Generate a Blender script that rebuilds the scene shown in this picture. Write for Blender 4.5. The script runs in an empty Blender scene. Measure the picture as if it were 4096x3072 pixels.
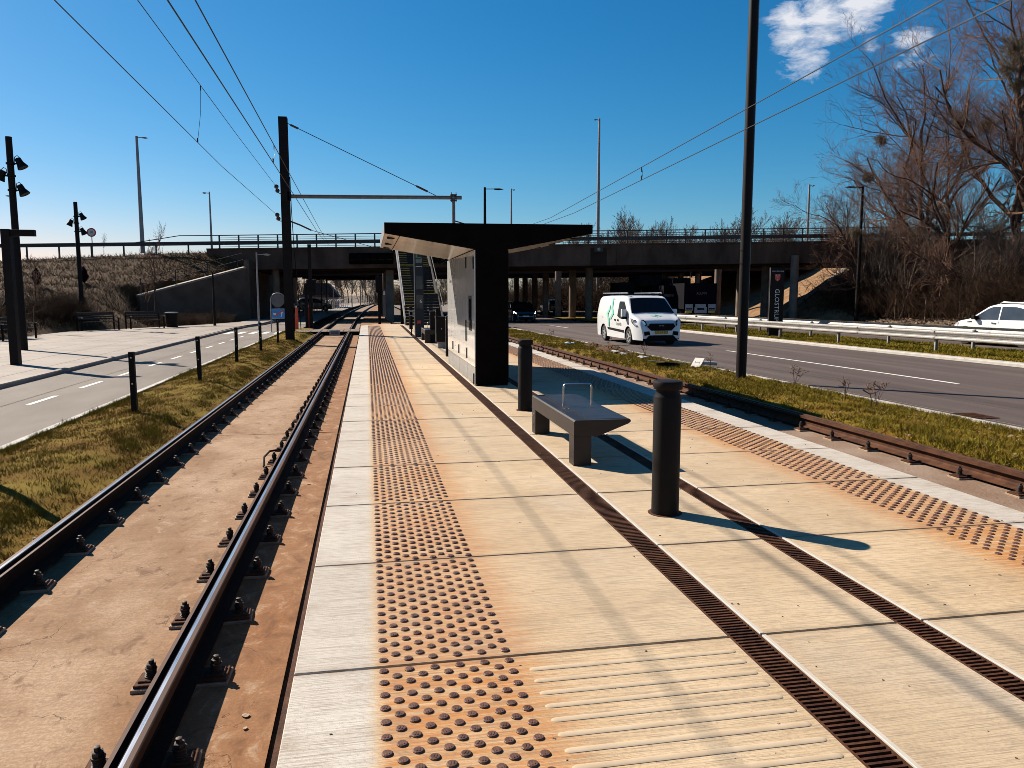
import bpy, bmesh, math, random
import numpy as np
from mathutils import Vector, Matrix
R = math.radians
random.seed(7); rng = np.random.default_rng(7)
scene = bpy.context.scene
COL = scene.collection

# ------------------------------------------------------------------ camera
YAW, PITCH = R(10.593), R(6.659)
cd = bpy.data.cameras.new('camera'); cam = bpy.data.objects.new('camera', cd); COL.objects.link(cam)
cam.location = (0, 0, 1.65); cam.rotation_euler = (R(90) - PITCH, 0, -YAW)
cd.sensor_width = 36; cd.lens = 27.03; cd.clip_start = .05; cd.clip_end = 3000
scene.camera = cam
# ------------------------------------------------------------------ sky, sun, exposure
SUN_AZ = R(-44.5)      # from +Y towards +X
SUN_EL = R(37.0)
w = bpy.data.worlds.new('World'); scene.world = w; w.use_nodes = True
nt = w.node_tree; N = nt.nodes; LK = nt.links; N.clear()
wo = N.new('ShaderNodeOutputWorld'); bg = N.new('ShaderNodeBackground'); LK.new(bg.outputs[0], wo.inputs[0])
sky = N.new('ShaderNodeTexSky'); sky.sky_type = 'NISHITA'; sky.sun_disc = False
sky.sun_elevation = SUN_EL; sky.sun_rotation = SUN_AZ; sky.air_density = 1.0; sky.dust_density = .35; sky.ozone_density = 2.0
hs = N.new('ShaderNodeHueSaturation'); hs.inputs['Saturation'].default_value = 1.22; hs.inputs['Value'].default_value = 1.0; hs.inputs['Hue'].default_value = .5
LK.new(sky.outputs[0], hs.inputs['Color'])
# deep polarised blue: one per-channel response for the whole sky
sp = N.new('ShaderNodeSeparateColor'); LK.new(hs.outputs[0], sp.inputs[0]); cb = N.new('ShaderNodeCombineColor')
for i, (k_, p_) in enumerate(((2.15, 1.78), (1.29, 1.04), (1.50, .97))):
    m1 = N.new('ShaderNodeMath'); m1.operation = 'MULTIPLY'; m1.inputs[1].default_value = .0637; LK.new(sp.outputs[i], m1.inputs[0])
    m2 = N.new('ShaderNodeMath'); m2.operation = 'POWER'; m2.inputs[1].default_value = p_; LK.new(m1.outputs[0], m2.inputs[0])
    m3 = N.new('ShaderNodeMath'); m3.operation = 'MULTIPLY'; m3.inputs[1].default_value = k_ / .1035; LK.new(m2.outputs[0], m3.inputs[0]); LK.new(m3.outputs[0], cb.inputs[i])
tc = N.new('ShaderNodeTexCoord')
# small fair-weather clouds: noise gated by a few soft patches of sky
nz = N.new('ShaderNodeTexNoise'); nz.inputs['Scale'].default_value = 24; nz.inputs['Detail'].default_value = 12; nz.inputs['Roughness'].default_value = .66; nz.inputs['Distortion'].default_value = .35
mp = N.new('ShaderNodeMapping'); mp.inputs['Scale'].default_value = (1, 1, 2.6); mp.inputs['Rotation'].default_value = (.25, .3, 0)
LK.new(tc.outputs['Generated'], mp.inputs[0]); LK.new(mp.outputs[0], nz.inputs['Vector'])
def wmath(op, a, b=None, clamp=False):
    m = N.new('ShaderNodeMath'); m.operation = op; m.use_clamp = clamp
    for i, v in enumerate((a, b)):
        if v is None: continue
        if hasattr(v, 'is_output'): LK.new(v, m.inputs[i])
        else: m.inputs[i].default_value = v
    return m.outputs[0]
patches = [((.474, .827, .302), .040, .95), ((.499, .812, .306), .045, 1.0), ((.529, .788, .315), .052, 1.05), ((.492, .829, .268), .040, .8), ((.579, .770, .269), .042, .62), ((.547, .793, .269), .028, .5),
           ((.500, .830, .247), .02, .45), ((-.6, -.6, .42), .25, .9), ((.2, -.85, .4), .3, .9), ((.9, -.2, .33), .2, .7)]
acc = None
for d, rad, amp in patches:
    dv = Vector(d).normalized()
    vm = N.new('ShaderNodeVectorMath'); vm.operation = 'DISTANCE'; LK.new(tc.outputs['Generated'], vm.inputs[0]); vm.inputs[1].default_value = dv
    g = wmath('SUBTRACT', 1.0, wmath('DIVIDE', vm.outputs['Value'], rad), True)
    g = wmath('MULTIPLY', g, amp)
    acc = g if acc is None else wmath('MAXIMUM', acc, g)
cm = wmath('ADD', nz.outputs['Fac'], wmath('MULTIPLY', acc, .55))
cm = wmath('SUBTRACT', cm, .66)
cm = wmath('MULTIPLY', cm, 3.4, True)
cm = wmath('MULTIPLY', cm, wmath('MULTIPLY', acc, 3.0, True))
mixc = N.new('ShaderNodeMix'); mixc.data_type = 'RGBA'
LK.new(cm, mixc.inputs['Factor']); LK.new(cb.outputs[0], mixc.inputs[6]); mixc.inputs[7].default_value = (7.6, 7.8, 8.4, 1)
LK.new(mixc.outputs[2], bg.inputs[0]); bg.inputs[1].default_value = .05
sl = bpy.data.lights.new('sun', 'SUN'); sun = bpy.data.objects.new('sun', sl); COL.objects.link(sun)
sl.energy = 5.0; sl.angle = R(.53); sl.color = (1, .905, .78)
sd = Vector((math.sin(SUN_AZ) * math.cos(SUN_EL), math.cos(SUN_AZ) * math.cos(SUN_EL), math.sin(SUN_EL)))
sun.rotation_euler = (-sd).to_track_quat('-Z', 'Y').to_euler(); sun.location = sd * 60
vs = scene.view_settings; vs.view_transform = 'Standard'; vs.look = 'None'; vs.gamma = 1; vs.use_curve_mapping = False
vs.exposure = 1.05
scene.render.engine = 'CYCLES'
scene.cycles.filter_width = .85; scene.cycles.max_bounces = 4; scene.cycles.diffuse_bounces = 2; scene.cycles.glossy_bounces = 2; scene.cycles.transmission_bounces = 4; scene.cycles.transparent_max_bounces = 6

# ------------------------------------------------------------------ materials
MATS = {}
J0, JP = 3.305, 1.3667      # platform joints
KEEP = ('white_panel', 'road_paint', 'logo_green', 'plate_yellow', 'orange_red', 'sign_red', 'sign_blue', 'letter_white', 'yellow_edge', 'headlight')
def M(name, c1, c2=None, scale=3., rough=.7, metal=0., bump=0., bscale=60., stretch=(1, 1, 1), bstretch=None, detail=6, contrast=(.35, .65), spec=.5, coat=0., rvar=0.):
    m = bpy.data.materials.new(name); m.use_nodes = True; n = m.node_tree.nodes; l = m.node_tree.links
    b = n['Principled BSDF']; b.inputs['Roughness'].default_value = rough; b.inputs['Metallic'].default_value = metal
    b.inputs['Specular IOR Level'].default_value = spec; b.inputs['Coat Weight'].default_value = coat; b.inputs['Coat Roughness'].default_value = .06
    g = n.new('ShaderNodeNewGeometry')
    def noise(sc, st, det=detail):
        mpn = n.new('ShaderNodeMapping'); mpn.inputs['Scale'].default_value = st; l.new(g.outputs['Position'], mpn.inputs[0])
        x = n.new('ShaderNodeTexNoise'); x.inputs['Scale'].default_value = sc; x.inputs['Detail'].default_value = det; l.new(mpn.outputs[0], x.inputs['Vector'])
        return x.outputs['Fac']
    if c2 is None: c2 = tuple(min(1, c * 1.25) for c in c1)
    if metal < .5 and not name.startswith('car_') and name not in KEEP: c1 = tuple(c * .62 for c in c1); c2 = tuple(c * .62 for c in c2)
    elif metal < .5: c1 = tuple(c * .84 for c in c1); c2 = tuple(c * .84 for c in c2)
    cr = n.new('ShaderNodeValToRGB'); cr.color_ramp.elements[0].position = contrast[0]; cr.color_ramp.elements[1].position = contrast[1]
    cr.color_ramp.elements[0].color = (*c1, 1); cr.color_ramp.elements[1].color = (*c2, 1)
    l.new(noise(scale, stretch), cr.inputs[0]); l.new(cr.outputs[0], b.inputs['Base Color'])
    if rvar:
        mr = n.new('ShaderNodeMapRange'); mr.inputs[3].default_value = rough - rvar; mr.inputs[4].default_value = rough + rvar
        l.new(noise(scale * 2.3, stretch), mr.inputs[0]); l.new(mr.outputs[0], b.inputs['Roughness'])
    if bump:
        bp = n.new('ShaderNodeBump'); bp.inputs['Strength'].default_value = bump; bp.inputs['Distance'].default_value = .02
        l.new(noise(bscale, bstretch or (1, 1, 1), 4), bp.inputs['Height']); l.new(bp.outputs[0], b.inputs['Normal'])
    MATS[name] = m; return m
def emis(name, col, s):
    m = M(name, col); b = m.node_tree.nodes['Principled BSDF']; b.inputs['Emission Color'].default_value = (*col, 1); b.inputs['Emission Strength'].default_value = s; return m

def platform_material():
    """broom-finished concrete: fine transverse brushing, rust run-off around the tactile studs"""
    m = bpy.data.materials.new('brushed_concrete'); m.use_nodes = True; n = m.node_tree.nodes; l = m.node_tree.links
    b = n['Principled BSDF']; b.inputs['Roughness'].default_value = .78; b.inputs['Specular IOR Level'].default_value = .3
    g = n.new('ShaderNodeNewGeometry'); sx = n.new('ShaderNodeSeparateXYZ'); l.new(g.outputs['Position'], sx.inputs[0])
    oi = n.new('ShaderNodeObjectInfo')
    def mt(op, a, c=None, cl=False):
        q = n.new('ShaderNodeMath'); q.operation = op; q.use_clamp = cl
        for i, v in enumerate((a, c)):
            if v is None: continue
            if hasattr(v, 'is_output'): l.new(v, q.inputs[i])
            else: q.inputs[i].default_value = v
        return q.outputs[0]
    def noise(sc, st, det=5, rough=.55):
        mp_ = n.new('ShaderNodeMapping'); mp_.inputs['Scale'].default_value = st; l.new(g.outputs['Position'], mp_.inputs[0])
        x = n.new('ShaderNodeTexNoise'); x.inputs['Scale'].default_value = sc; x.inputs['Detail'].default_value = det; x.inputs['Roughness'].default_value = rough; l.new(mp_.outputs[0], x.inputs['Vector'])
        return x.outputs['Fac']
    def mr(v, a, c, lo=0., hi=1.):
        q = n.new('ShaderNodeMapRange'); q.interpolation_type = 'SMOOTHSTEP'; q.inputs[1].default_value = a; q.inputs[2].default_value = c; q.inputs[3].default_value = lo; q.inputs[4].default_value = hi
        l.new(v, q.inputs[0]); return q.outputs[0]
    def mix(f, a, c, mode='MIX'):
        q = n.new('ShaderNodeMix'); q.data_type = 'RGBA'; q.blend_type = mode
        if hasattr(f, 'is_output'): l.new(f, q.inputs[0])
        else: q.inputs[0].default_value = f
        for i, v in ((6, a), (7, c)):
            if hasattr(v, 'is_output'): l.new(v, q.inputs[i])
            else: q.inputs[i].default_value = (*(c_ * .82 for c_ in v), 1)
        return q.outputs[2]
    X = sx.outputs['X']
    broom = noise(1.0, (7, 210, 1), 3, .7)
    broom2 = noise(1.0, (3.2, 85, 1), 4, .65)
    streak = noise(1.0, (1.6, 34, 1), 5, .7)
    streak2 = noise(1.0, (4.5, 58, 1), 5, .75)
    big = noise(1.3, (1, 1, 1), 5)
    spk = noise(150, (1, 1, 1), 2)
    base = mix(mr(big, .3, .72), (.545, .395, .235), (.65, .49, .31))
    # outer edge strips stay greyer: no rust dust is trodden there
    e = mt('MAXIMUM', mr(mt('ADD', X, mt('MULTIPLY', streak, .10)), .07, .0), mr(mt('ADD', X, mt('MULTIPLY', streak, .10)), 4.53, 4.60))
    base = mix(e, base, mix(mr(big, .3, .7), (.53, .475, .41), (.62, .565, .49)))
    clean = mr(noise(.9, (1, .6, 1), 3), .55, .75, 0, .5)
    base = mix(clean, base, (.60, .52, .42))
    # rust
    dirt = noise(5, (1, 1, 1), 6, .65)
    blot = noise(2.1, (1, 1.6, 1), 5, .6)
    lz = mt('MULTIPLY', mr(X, -.02, .09), mr(X, .45, 1.2, 1, 0))
    rz = mt('MULTIPLY', mr(X, 3.2, 4.0), mr(X, 4.44, 4.54, 1, 0))
    edge_w = mt('MULTIPLY', mt('SUBTRACT', streak2, .5), .16)
    XW = mt('ADD', X, edge_w)
    rz2 = mt('MULTIPLY', mr(XW, -.01, .05), mr(XW, .58, .84, 1, 0))
    rz3 = mt('MULTIPLY', mr(XW, 3.66, 3.93), mr(XW, 4.46, 4.54, 1, 0))
    soft = mt('MAXIMUM', lz, rz); hard = mt('MAXIMUM', rz2, rz3)
    base = mix(mt('MULTIPLY', soft, mr(streak, .36, .66, .18, .85)), base, (.55, .295, .105))
    base = mix(mt('MULTIPLY', hard, mr(streak2, .40, .60, .10, .55)), base, (.54, .255, .075))
    base = mix(mt('MULTIPLY', hard, mt('MULTIPLY', mr(streak, .38, .62), mr(dirt, .26, .56, .5, 1.))), base, (.50, .185, .035))
    base = mix(mt('MULTIPLY', mr(dirt, .58, .75), .35), base, (.24, .145, .08))
    base = mix(mt('MULTIPLY', mr(blot, .52, .72), .45), base, (.30, .215, .135))
    base = mix(mr(broom2, .38, .54, .42, 0), base, (.20, .145, .092))
    base = mix(mr(broom, .36, .50, .45, 0), base, (.16, .115, .075))
    base = mix(mr(spk, .57, .70, 0, .5), base, (.20, .15, .10))
    spk2 = noise(34, (1, 1, 1), 4, .7)
    base = mix(mr(spk2, .60, .74, 0, .35), base, (.24, .175, .115))
    vs_ = n.new('ShaderNodeTexVoronoi'); vs_.inputs['Scale'].default_value = 3.2; l.new(g.outputs['Position'], vs_.inputs['Vector'])
    base = mix(mt('MULTIPLY', mr(vs_.outputs['Distance'], .035, .075, .45, 0), mr(dirt, .45, .6)), base, (.20, .14, .09))
    jy = mt('FRACT', mt('DIVIDE', mt('SUBTRACT', sx.outputs['Y'], J0), JP)); jd = mt('MINIMUM', jy, mt('SUBTRACT', 1.0, jy))
    base = mix(mt('MULTIPLY', mr(jd, .004, .045, .5, 0), mr(dirt, .35, .6, .3, 1)), base, (.24, .165, .10))
    tint = mr(oi.outputs['Random'], 0, 1, .0, .22)
    base = mix(tint, base, (.36, .30, .235))
    l.new(base, b.inputs['Base Color'])
    bp = n.new('ShaderNodeBump'); bp.inputs['Strength'].default_value = .6; bp.inputs['Distance'].default_value = .004
    l.new(mt('ADD', broom, mt('MULTIPLY', broom2, .5)), bp.inputs['Height']); l.new(bp.outputs[0], b.inputs['Normal'])
    MATS['brushed'] = m; return m
platform_material()
def track_material():
    """rust-dusted cast concrete: brown near the rails, worn grey between, hairline cracks and grit"""
    m = bpy.data.materials.new('track_concrete'); m.use_nodes = True; n = m.node_tree.nodes; l = m.node_tree.links
    b = n['Principled BSDF']; b.inputs['Roughness'].default_value = .9; b.inputs['Specular IOR Level'].default_value = .2
    g = n.new('ShaderNodeNewGeometry'); sx = n.new('ShaderNodeSeparateXYZ'); l.new(g.outputs['Position'], sx.inputs[0])
    def noise(sc, st=(1, 1, 1), det=6, ro=.6, dist=0.):
        mp_ = n.new('ShaderNodeMapping'); mp_.inputs['Scale'].default_value = st; l.new(g.outputs['Position'], mp_.inputs[0])
        x = n.new('ShaderNodeTexNoise'); x.inputs['Scale'].default_value = sc; x.inputs['Detail'].default_value = det; x.inputs['Roughness'].default_value = ro; x.inputs['Distortion'].default_value = dist; l.new(mp_.outputs[0], x.inputs['Vector']); return x.outputs['Fac']
    def mr(v, a, c, lo=0., hi=1.):
        q = n.new('ShaderNodeMapRange'); q.interpolation_type = 'SMOOTHSTEP'; q.inputs[1].default_value = a; q.inputs[2].default_value = c; q.inputs[3].default_value = lo; q.inputs[4].default_value = hi; l.new(v, q.inputs[0]); return q.outputs[0]
    def mt(op, a, c=None):
        q = n.new('ShaderNodeMath'); q.operation = op
        for i, v in enumerate((a, c)):
            if v is None: continue
            if hasattr(v, 'is_output'): l.new(v, q.inputs[i])
            else: q.inputs[i].default_value = v
        return q.outputs[0]
    def mix(f, a, c):
        q = n.new('ShaderNodeMix'); q.data_type = 'RGBA'; l.new(f, q.inputs[0])
        for i, v in ((6, a), (7, c)):
            if hasattr(v, 'is_output'): l.new(v, q.inputs[i])
            else: q.inputs[i].default_value = (*(c_ * .82 for c_ in v), 1)
        return q.outputs[2]
    big = noise(1.1, (1, .7, 1), 8); med = noise(6, (1, .6, 1), 8, .68, .6); fine = noise(55, (1, 1, 1), 4, .7); grit = noise(190, (1, 1, 1), 2); brush = noise(1, (9, 40, 1), 4, .65)
    wob = mt('MULTIPLY', mt('SUBTRACT', med, .5), .5)
    mid = mt('ABSOLUTE', mt('ADD', mt('ADD', sx.outputs['X'], 1.755), wob))          # distance from the middle of the track
    rust = mt('MULTIPLY', mr(mid, .18, .95), mr(big, .25, .65, .55, 1.))
    base = mix(mr(big, .35, .65), (.285, .162, .082), (.45, .305, .19))
    base = mix(rust, base, mix(mr(med, .35, .65), (.22, .088, .030), (.33, .155, .065)))
    base = mix(mr(med, .54, .68, 0, .7), base, (.46, .33, .22))
    base = mix(mr(med, .46, .32, 0, .75), base, (.14, .066, .030))
    base = mix(mr(brush, .42, .56, .22, 0), base, (.17, .095, .055))
    base = mix(mr(fine, .44, .60, .28, 0), base, (.13, .07, .04)); base = mix(mr(grit, .62, .74, 0, .5), base, (.11, .06, .035))
    vo = n.new('ShaderNodeTexVoronoi'); vo.feature = 'DISTANCE_TO_EDGE'; vo.inputs['Scale'].default_value = 1.15
    dv = n.new('ShaderNodeVectorMath'); dv.operation = 'ADD'; nv = n.new('ShaderNodeTexNoise'); nv.inputs['Scale'].default_value = 4.5; nv.inputs['Detail'].default_value = 6; l.new(g.outputs['Position'], nv.inputs['Vector'])
    sc_ = n.new('ShaderNodeVectorMath'); sc_.operation = 'SCALE'; sc_.inputs['Scale'].default_value = .55; l.new(nv.outputs['Color'], sc_.inputs[0]); l.new(g.outputs['Position'], dv.inputs[0]); l.new(sc_.outputs[0], dv.inputs[1]); l.new(dv.outputs[0], vo.inputs['Vector'])
    crack = mt('MULTIPLY', mr(vo.outputs['Distance'], .0, .007, 1, 0), mr(noise(1.7), .50, .62))
    base = mix(mt('MULTIPLY', crack, .8), base, (.07, .035, .018))
    l.new(base, b.inputs['Base Color'])
    bp = n.new('ShaderNodeBump'); bp.inputs['Strength'].default_value = .5; bp.inputs['Distance'].default_value = .006
    l.new(mt('SUBTRACT', mt('ADD', med, mt('MULTIPLY', fine, .5)), mt('MULTIPLY', crack, .8)), bp.inputs['Height']); l.new(bp.outputs[0], b.inputs['Normal'])
    MATS['track_concrete'] = m
track_material()
M('track_concrete_grey', (.28, .175, .115), (.38, .275, .20), 1.6, .9, bump=.6, bscale=30, spec=.2)
M('ground_soil', (.10, .065, .035), (.17, .115, .07), 1.2, .95, bump=.6, bscale=9)
M('grass_soil', (.21, .115, .018), (.27, .185, .028), 1.6, .95, bump=.8, bscale=45, spec=.05, contrast=(.4, .6))
M('grass_blade', (.13, .070, .010), (.42, .270, .055), 22, .9, contrast=(.34, .66), spec=.05, detail=3)
M('grass_blade_green', (.17, .135, .010), (.33, .270, .030), 18, .9, contrast=(.34, .66), spec=.05, detail=3)
M('asphalt', (.115, .085, .075), (.165, .126, .112), 0.9, .88, bump=.5, bscale=240, stretch=(2.2, .12, 1), spec=.2)
M('asphalt_light', (.205, .165, .132), (.265, .218, .178), 1.1, .8, bump=.4, bscale=200, stretch=(1, .35, 1), spec=.25)
M('paving', (.33, .272, .222), (.43, .362, .300), .8, .75, bump=.3, bscale=60, spec=.25)
M('road_paint', (.62, .58, .52), (.78, .74, .68), 9, .6)
M('kerb_stone', (.50, .46, .40), (.62, .57, .50), 4, .8, bump=.3, bscale=50)
M('kerb_dark', (.20, .150, .115), (.30, .235, .185), 5, .9, bump=.4, bscale=50, spec=.2)
M('rust_steel', (.060, .020, .008), (.130, .050, .021), 7, .8, metal=.05, bump=.25, bscale=60, spec=.2)
M('rail_web', (.012, .0045, .0025), (.026, .011, .006), 6, .85, metal=0., bump=.2, bscale=60, spec=.15)
M('rail_brown', (.085, .036, .018), (.15, .072, .040), 5, .6, metal=.2, stretch=(1, .2, 1), spec=.3)
M('rail_polished', (.50, .47, .46), (.74, .70, .68), 9, .30, metal=1., stretch=(3, .15, 1), rvar=.08)
M('bolt_dark', (.040, .022, .013), (.085, .050, .031), 30, .65, metal=.2)
M('pad_pale', (.36, .235, .14), (.50, .37, .25), 14, .85, bump=.5, bscale=70)
M('stud_metal', (.120, .050, .027), (.20, .095, .055), 40, .45, metal=.1)
M('rib_concrete', (.62, .47, .31), (.70, .55, .38), 8, .8, spec=.2)
M('edge_stone', (.62, .55, .46), (.70, .63, .54), 8, .7)
M('black_paint', (.0058, .0026, .0020), (.010, .0050, .004), 4, .6, spec=.18)
M('black_matt', (.0045, .0018, .0015), (.007, .0035, .003), 4, .8, spec=.08)
M('mast_paint', (.008, .0036, .0028), (.014, .007, .0055), 4, .6, spec=.18)
M('bench_paint', (.028, .017, .014), (.038, .025, .021), 5, .45, metal=.1, spec=.35)
M('bench_slat', (.065, .062, .072), (.095, .092, .103), 6, .36, metal=.7)
M('steel', (.45, .44, .43), (.6, .58, .56), 12, .25, metal=1.)
M('galvanised', (.42, .40, .37), (.56, .53, .49), 18, .55, metal=.35, contrast=(.4, .6))
M('grey_tube', (.20, .185, .175), (.27, .25, .235), 5, .5, metal=.4)
M('lamp_grey', (.34, .32, .32), (.42, .40, .40), 5, .5, metal=.3)
M('insulator', (.06, .025, .018), (.10, .045, .03), 8, .35)
M('wire', (.022, .014, .014), (.035, .024, .022), 8, .5, metal=.3)
M('white_panel', (.74, .73, .69), (.80, .79, .745), 3, .16, coat=.6)
M('soffit_white', (.40, .325, .26), (.48, .40, .325), 2, .3, coat=.3)
M('panel_line', (.25, .235, .215), None, 3, .5)
M('base_grey', (.33, .30, .27), (.40, .37, .335), 7, .6)
M('letter_grey', (.17, .17, .16), None, 3, .6)
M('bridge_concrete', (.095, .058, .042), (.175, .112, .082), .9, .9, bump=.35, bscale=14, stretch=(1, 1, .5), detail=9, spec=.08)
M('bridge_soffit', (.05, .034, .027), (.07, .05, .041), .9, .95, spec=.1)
M('pier_concrete', (.24, .185, .145), (.33, .26, .21), 1.5, .9, bump=.2, bscale=20, spec=.1)
M('wall_concrete', (.15, .098, .070), (.22, .150, .110), .9, .9, bump=.25, bscale=20, spec=.1)
M('coping', (.36, .29, .22), (.47, .39, .31), 3, .85)
M('railing_steel', (.055, .045, .042), (.085, .07, .065), 6, .5, metal=.4)
M('bark', (.06, .032, .021), (.15, .090, .060), 4, .9, bump=.5, bscale=30, spec=.15)
M('twig', (.18, .095, .065), (.30, .175, .125), 2, .9, spec=.1)
M('bark_pale', (.13, .085, .06), (.22, .155, .115), 3, .9)
M('twig_far', (.075, .045, .032), (.12, .078, .056), .4, .9)
M('bramble', (.045, .023, .013), (.095, .055, .033), .8, .9, spec=.1)
M('mistletoe', (.10, .062, .025), (.17, .115, .05), 4, .85)
M('leaf_litter', (.22, .13, .075), (.42, .29, .19), 2.2, .9)
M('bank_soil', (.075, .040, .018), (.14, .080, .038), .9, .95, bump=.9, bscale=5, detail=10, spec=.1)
M('bank_tuft', (.095, .050, .020), (.27, .165, .078), 1.1, .9, contrast=(.38, .68), spec=.1)
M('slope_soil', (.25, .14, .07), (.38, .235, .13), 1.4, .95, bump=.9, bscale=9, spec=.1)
M('car_white', (.74, .74, .73), (.78, .78, .77), 2, .3, coat=.7)
M('car_black', (.006, .006, .007), (.008, .008, .009), 2, .22, coat=.8)
M('car_silver', (.30, .31, .32), (.36, .37, .38), 2, .3, metal=.6, coat=.6)
M('car_dark', (.03, .03, .034), (.04, .04, .045), 2, .25, coat=.8)
M('glass_dark', (.006, .004, .004), (.009, .007, .007), 2, .08, spec=.3)
M('glass_side', (.035, .04, .045), (.06, .065, .07), 2, .06, spec=.8)
M('tyre', (.012, .010, .010), (.020, .017, .016), 12, .85)
M('rim', (.50, .50, .49), (.62, .62, .60), 12, .35, metal=.6)
M('plastic_black', (.005, .004, .004), (.008, .006, .006), 8, .7, spec=.15)
M('lamp_glass', (.55, .56, .57), (.85, .86, .86), 18, .12, metal=.6)
M('logo_green', (.20, .58, .43), (.23, .63, .47), 3, .4)
M('logo_dark', (.04, .05, .05), None, 3, .4)
M('plate_yellow', (.65, .40, .04), (.72, .46, .06), 6, .45)
M('letter_black', (.01, .01, .01), None, 3, .5)
M('letter_white', (.62, .60, .58), None, 3, .5)
M('sign_blue', (.035, .20, .50), None, 3, .35)
M('sign_red', (.55, .035, .02), None, 3, .4)
M('sign_back', (.16, .15, .155), (.20, .19, .19), 3, .45, metal=.4)
M('orange_red', (.78, .075, .02), (.85, .10, .03), 3, .5)
M('yellow_edge', (.62, .36, .03), (.75, .46, .05), 9, .6)
M('stair_dark', (.012, .008, .007), (.02, .014, .012), 4, .7)
M('slate', (.022, .024, .029), (.03, .033, .039), 3, .5, spec=.3)
M('screen_glass', (.05, .058, .066), (.08, .088, .095), 3, .12)
M('totem_logo', (.16, .23, .17), None, 3, .4)
M('crest_gold', (.55, .33, .06), None, 3, .5)
M('crest_pale', (.42, .40, .40), None, 3, .5)
M('roof_dark', (.016, .012, .018), (.022, .017, .024), 3, .8)
M('house_wall', (.42, .34, .30), (.5, .42, .37), 3, .8)
M('rack_white', (.6, .58, .56), (.7, .68, .66), 3, .5)
M('debris_white', (.50, .47, .43), (.60, .57, .53), 6, .6)
M('tank_grey', (.010, .008, .009), (.022, .018, .018), 3, .9, spec=.05)
M('truck_dark', (.004, .003, .007), (.006, .0045, .009), 3, .8, spec=.08)
M('panel_pale', (.42, .42, .44), (.5, .5, .52), 3, .5)
M('graffiti', (.16, .12, .06), None, 3, .8)
emis('headlight', (1, .93, .8), 3.0)
M('tail_red', (.6, .03, .02), None, 3, .3)

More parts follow.
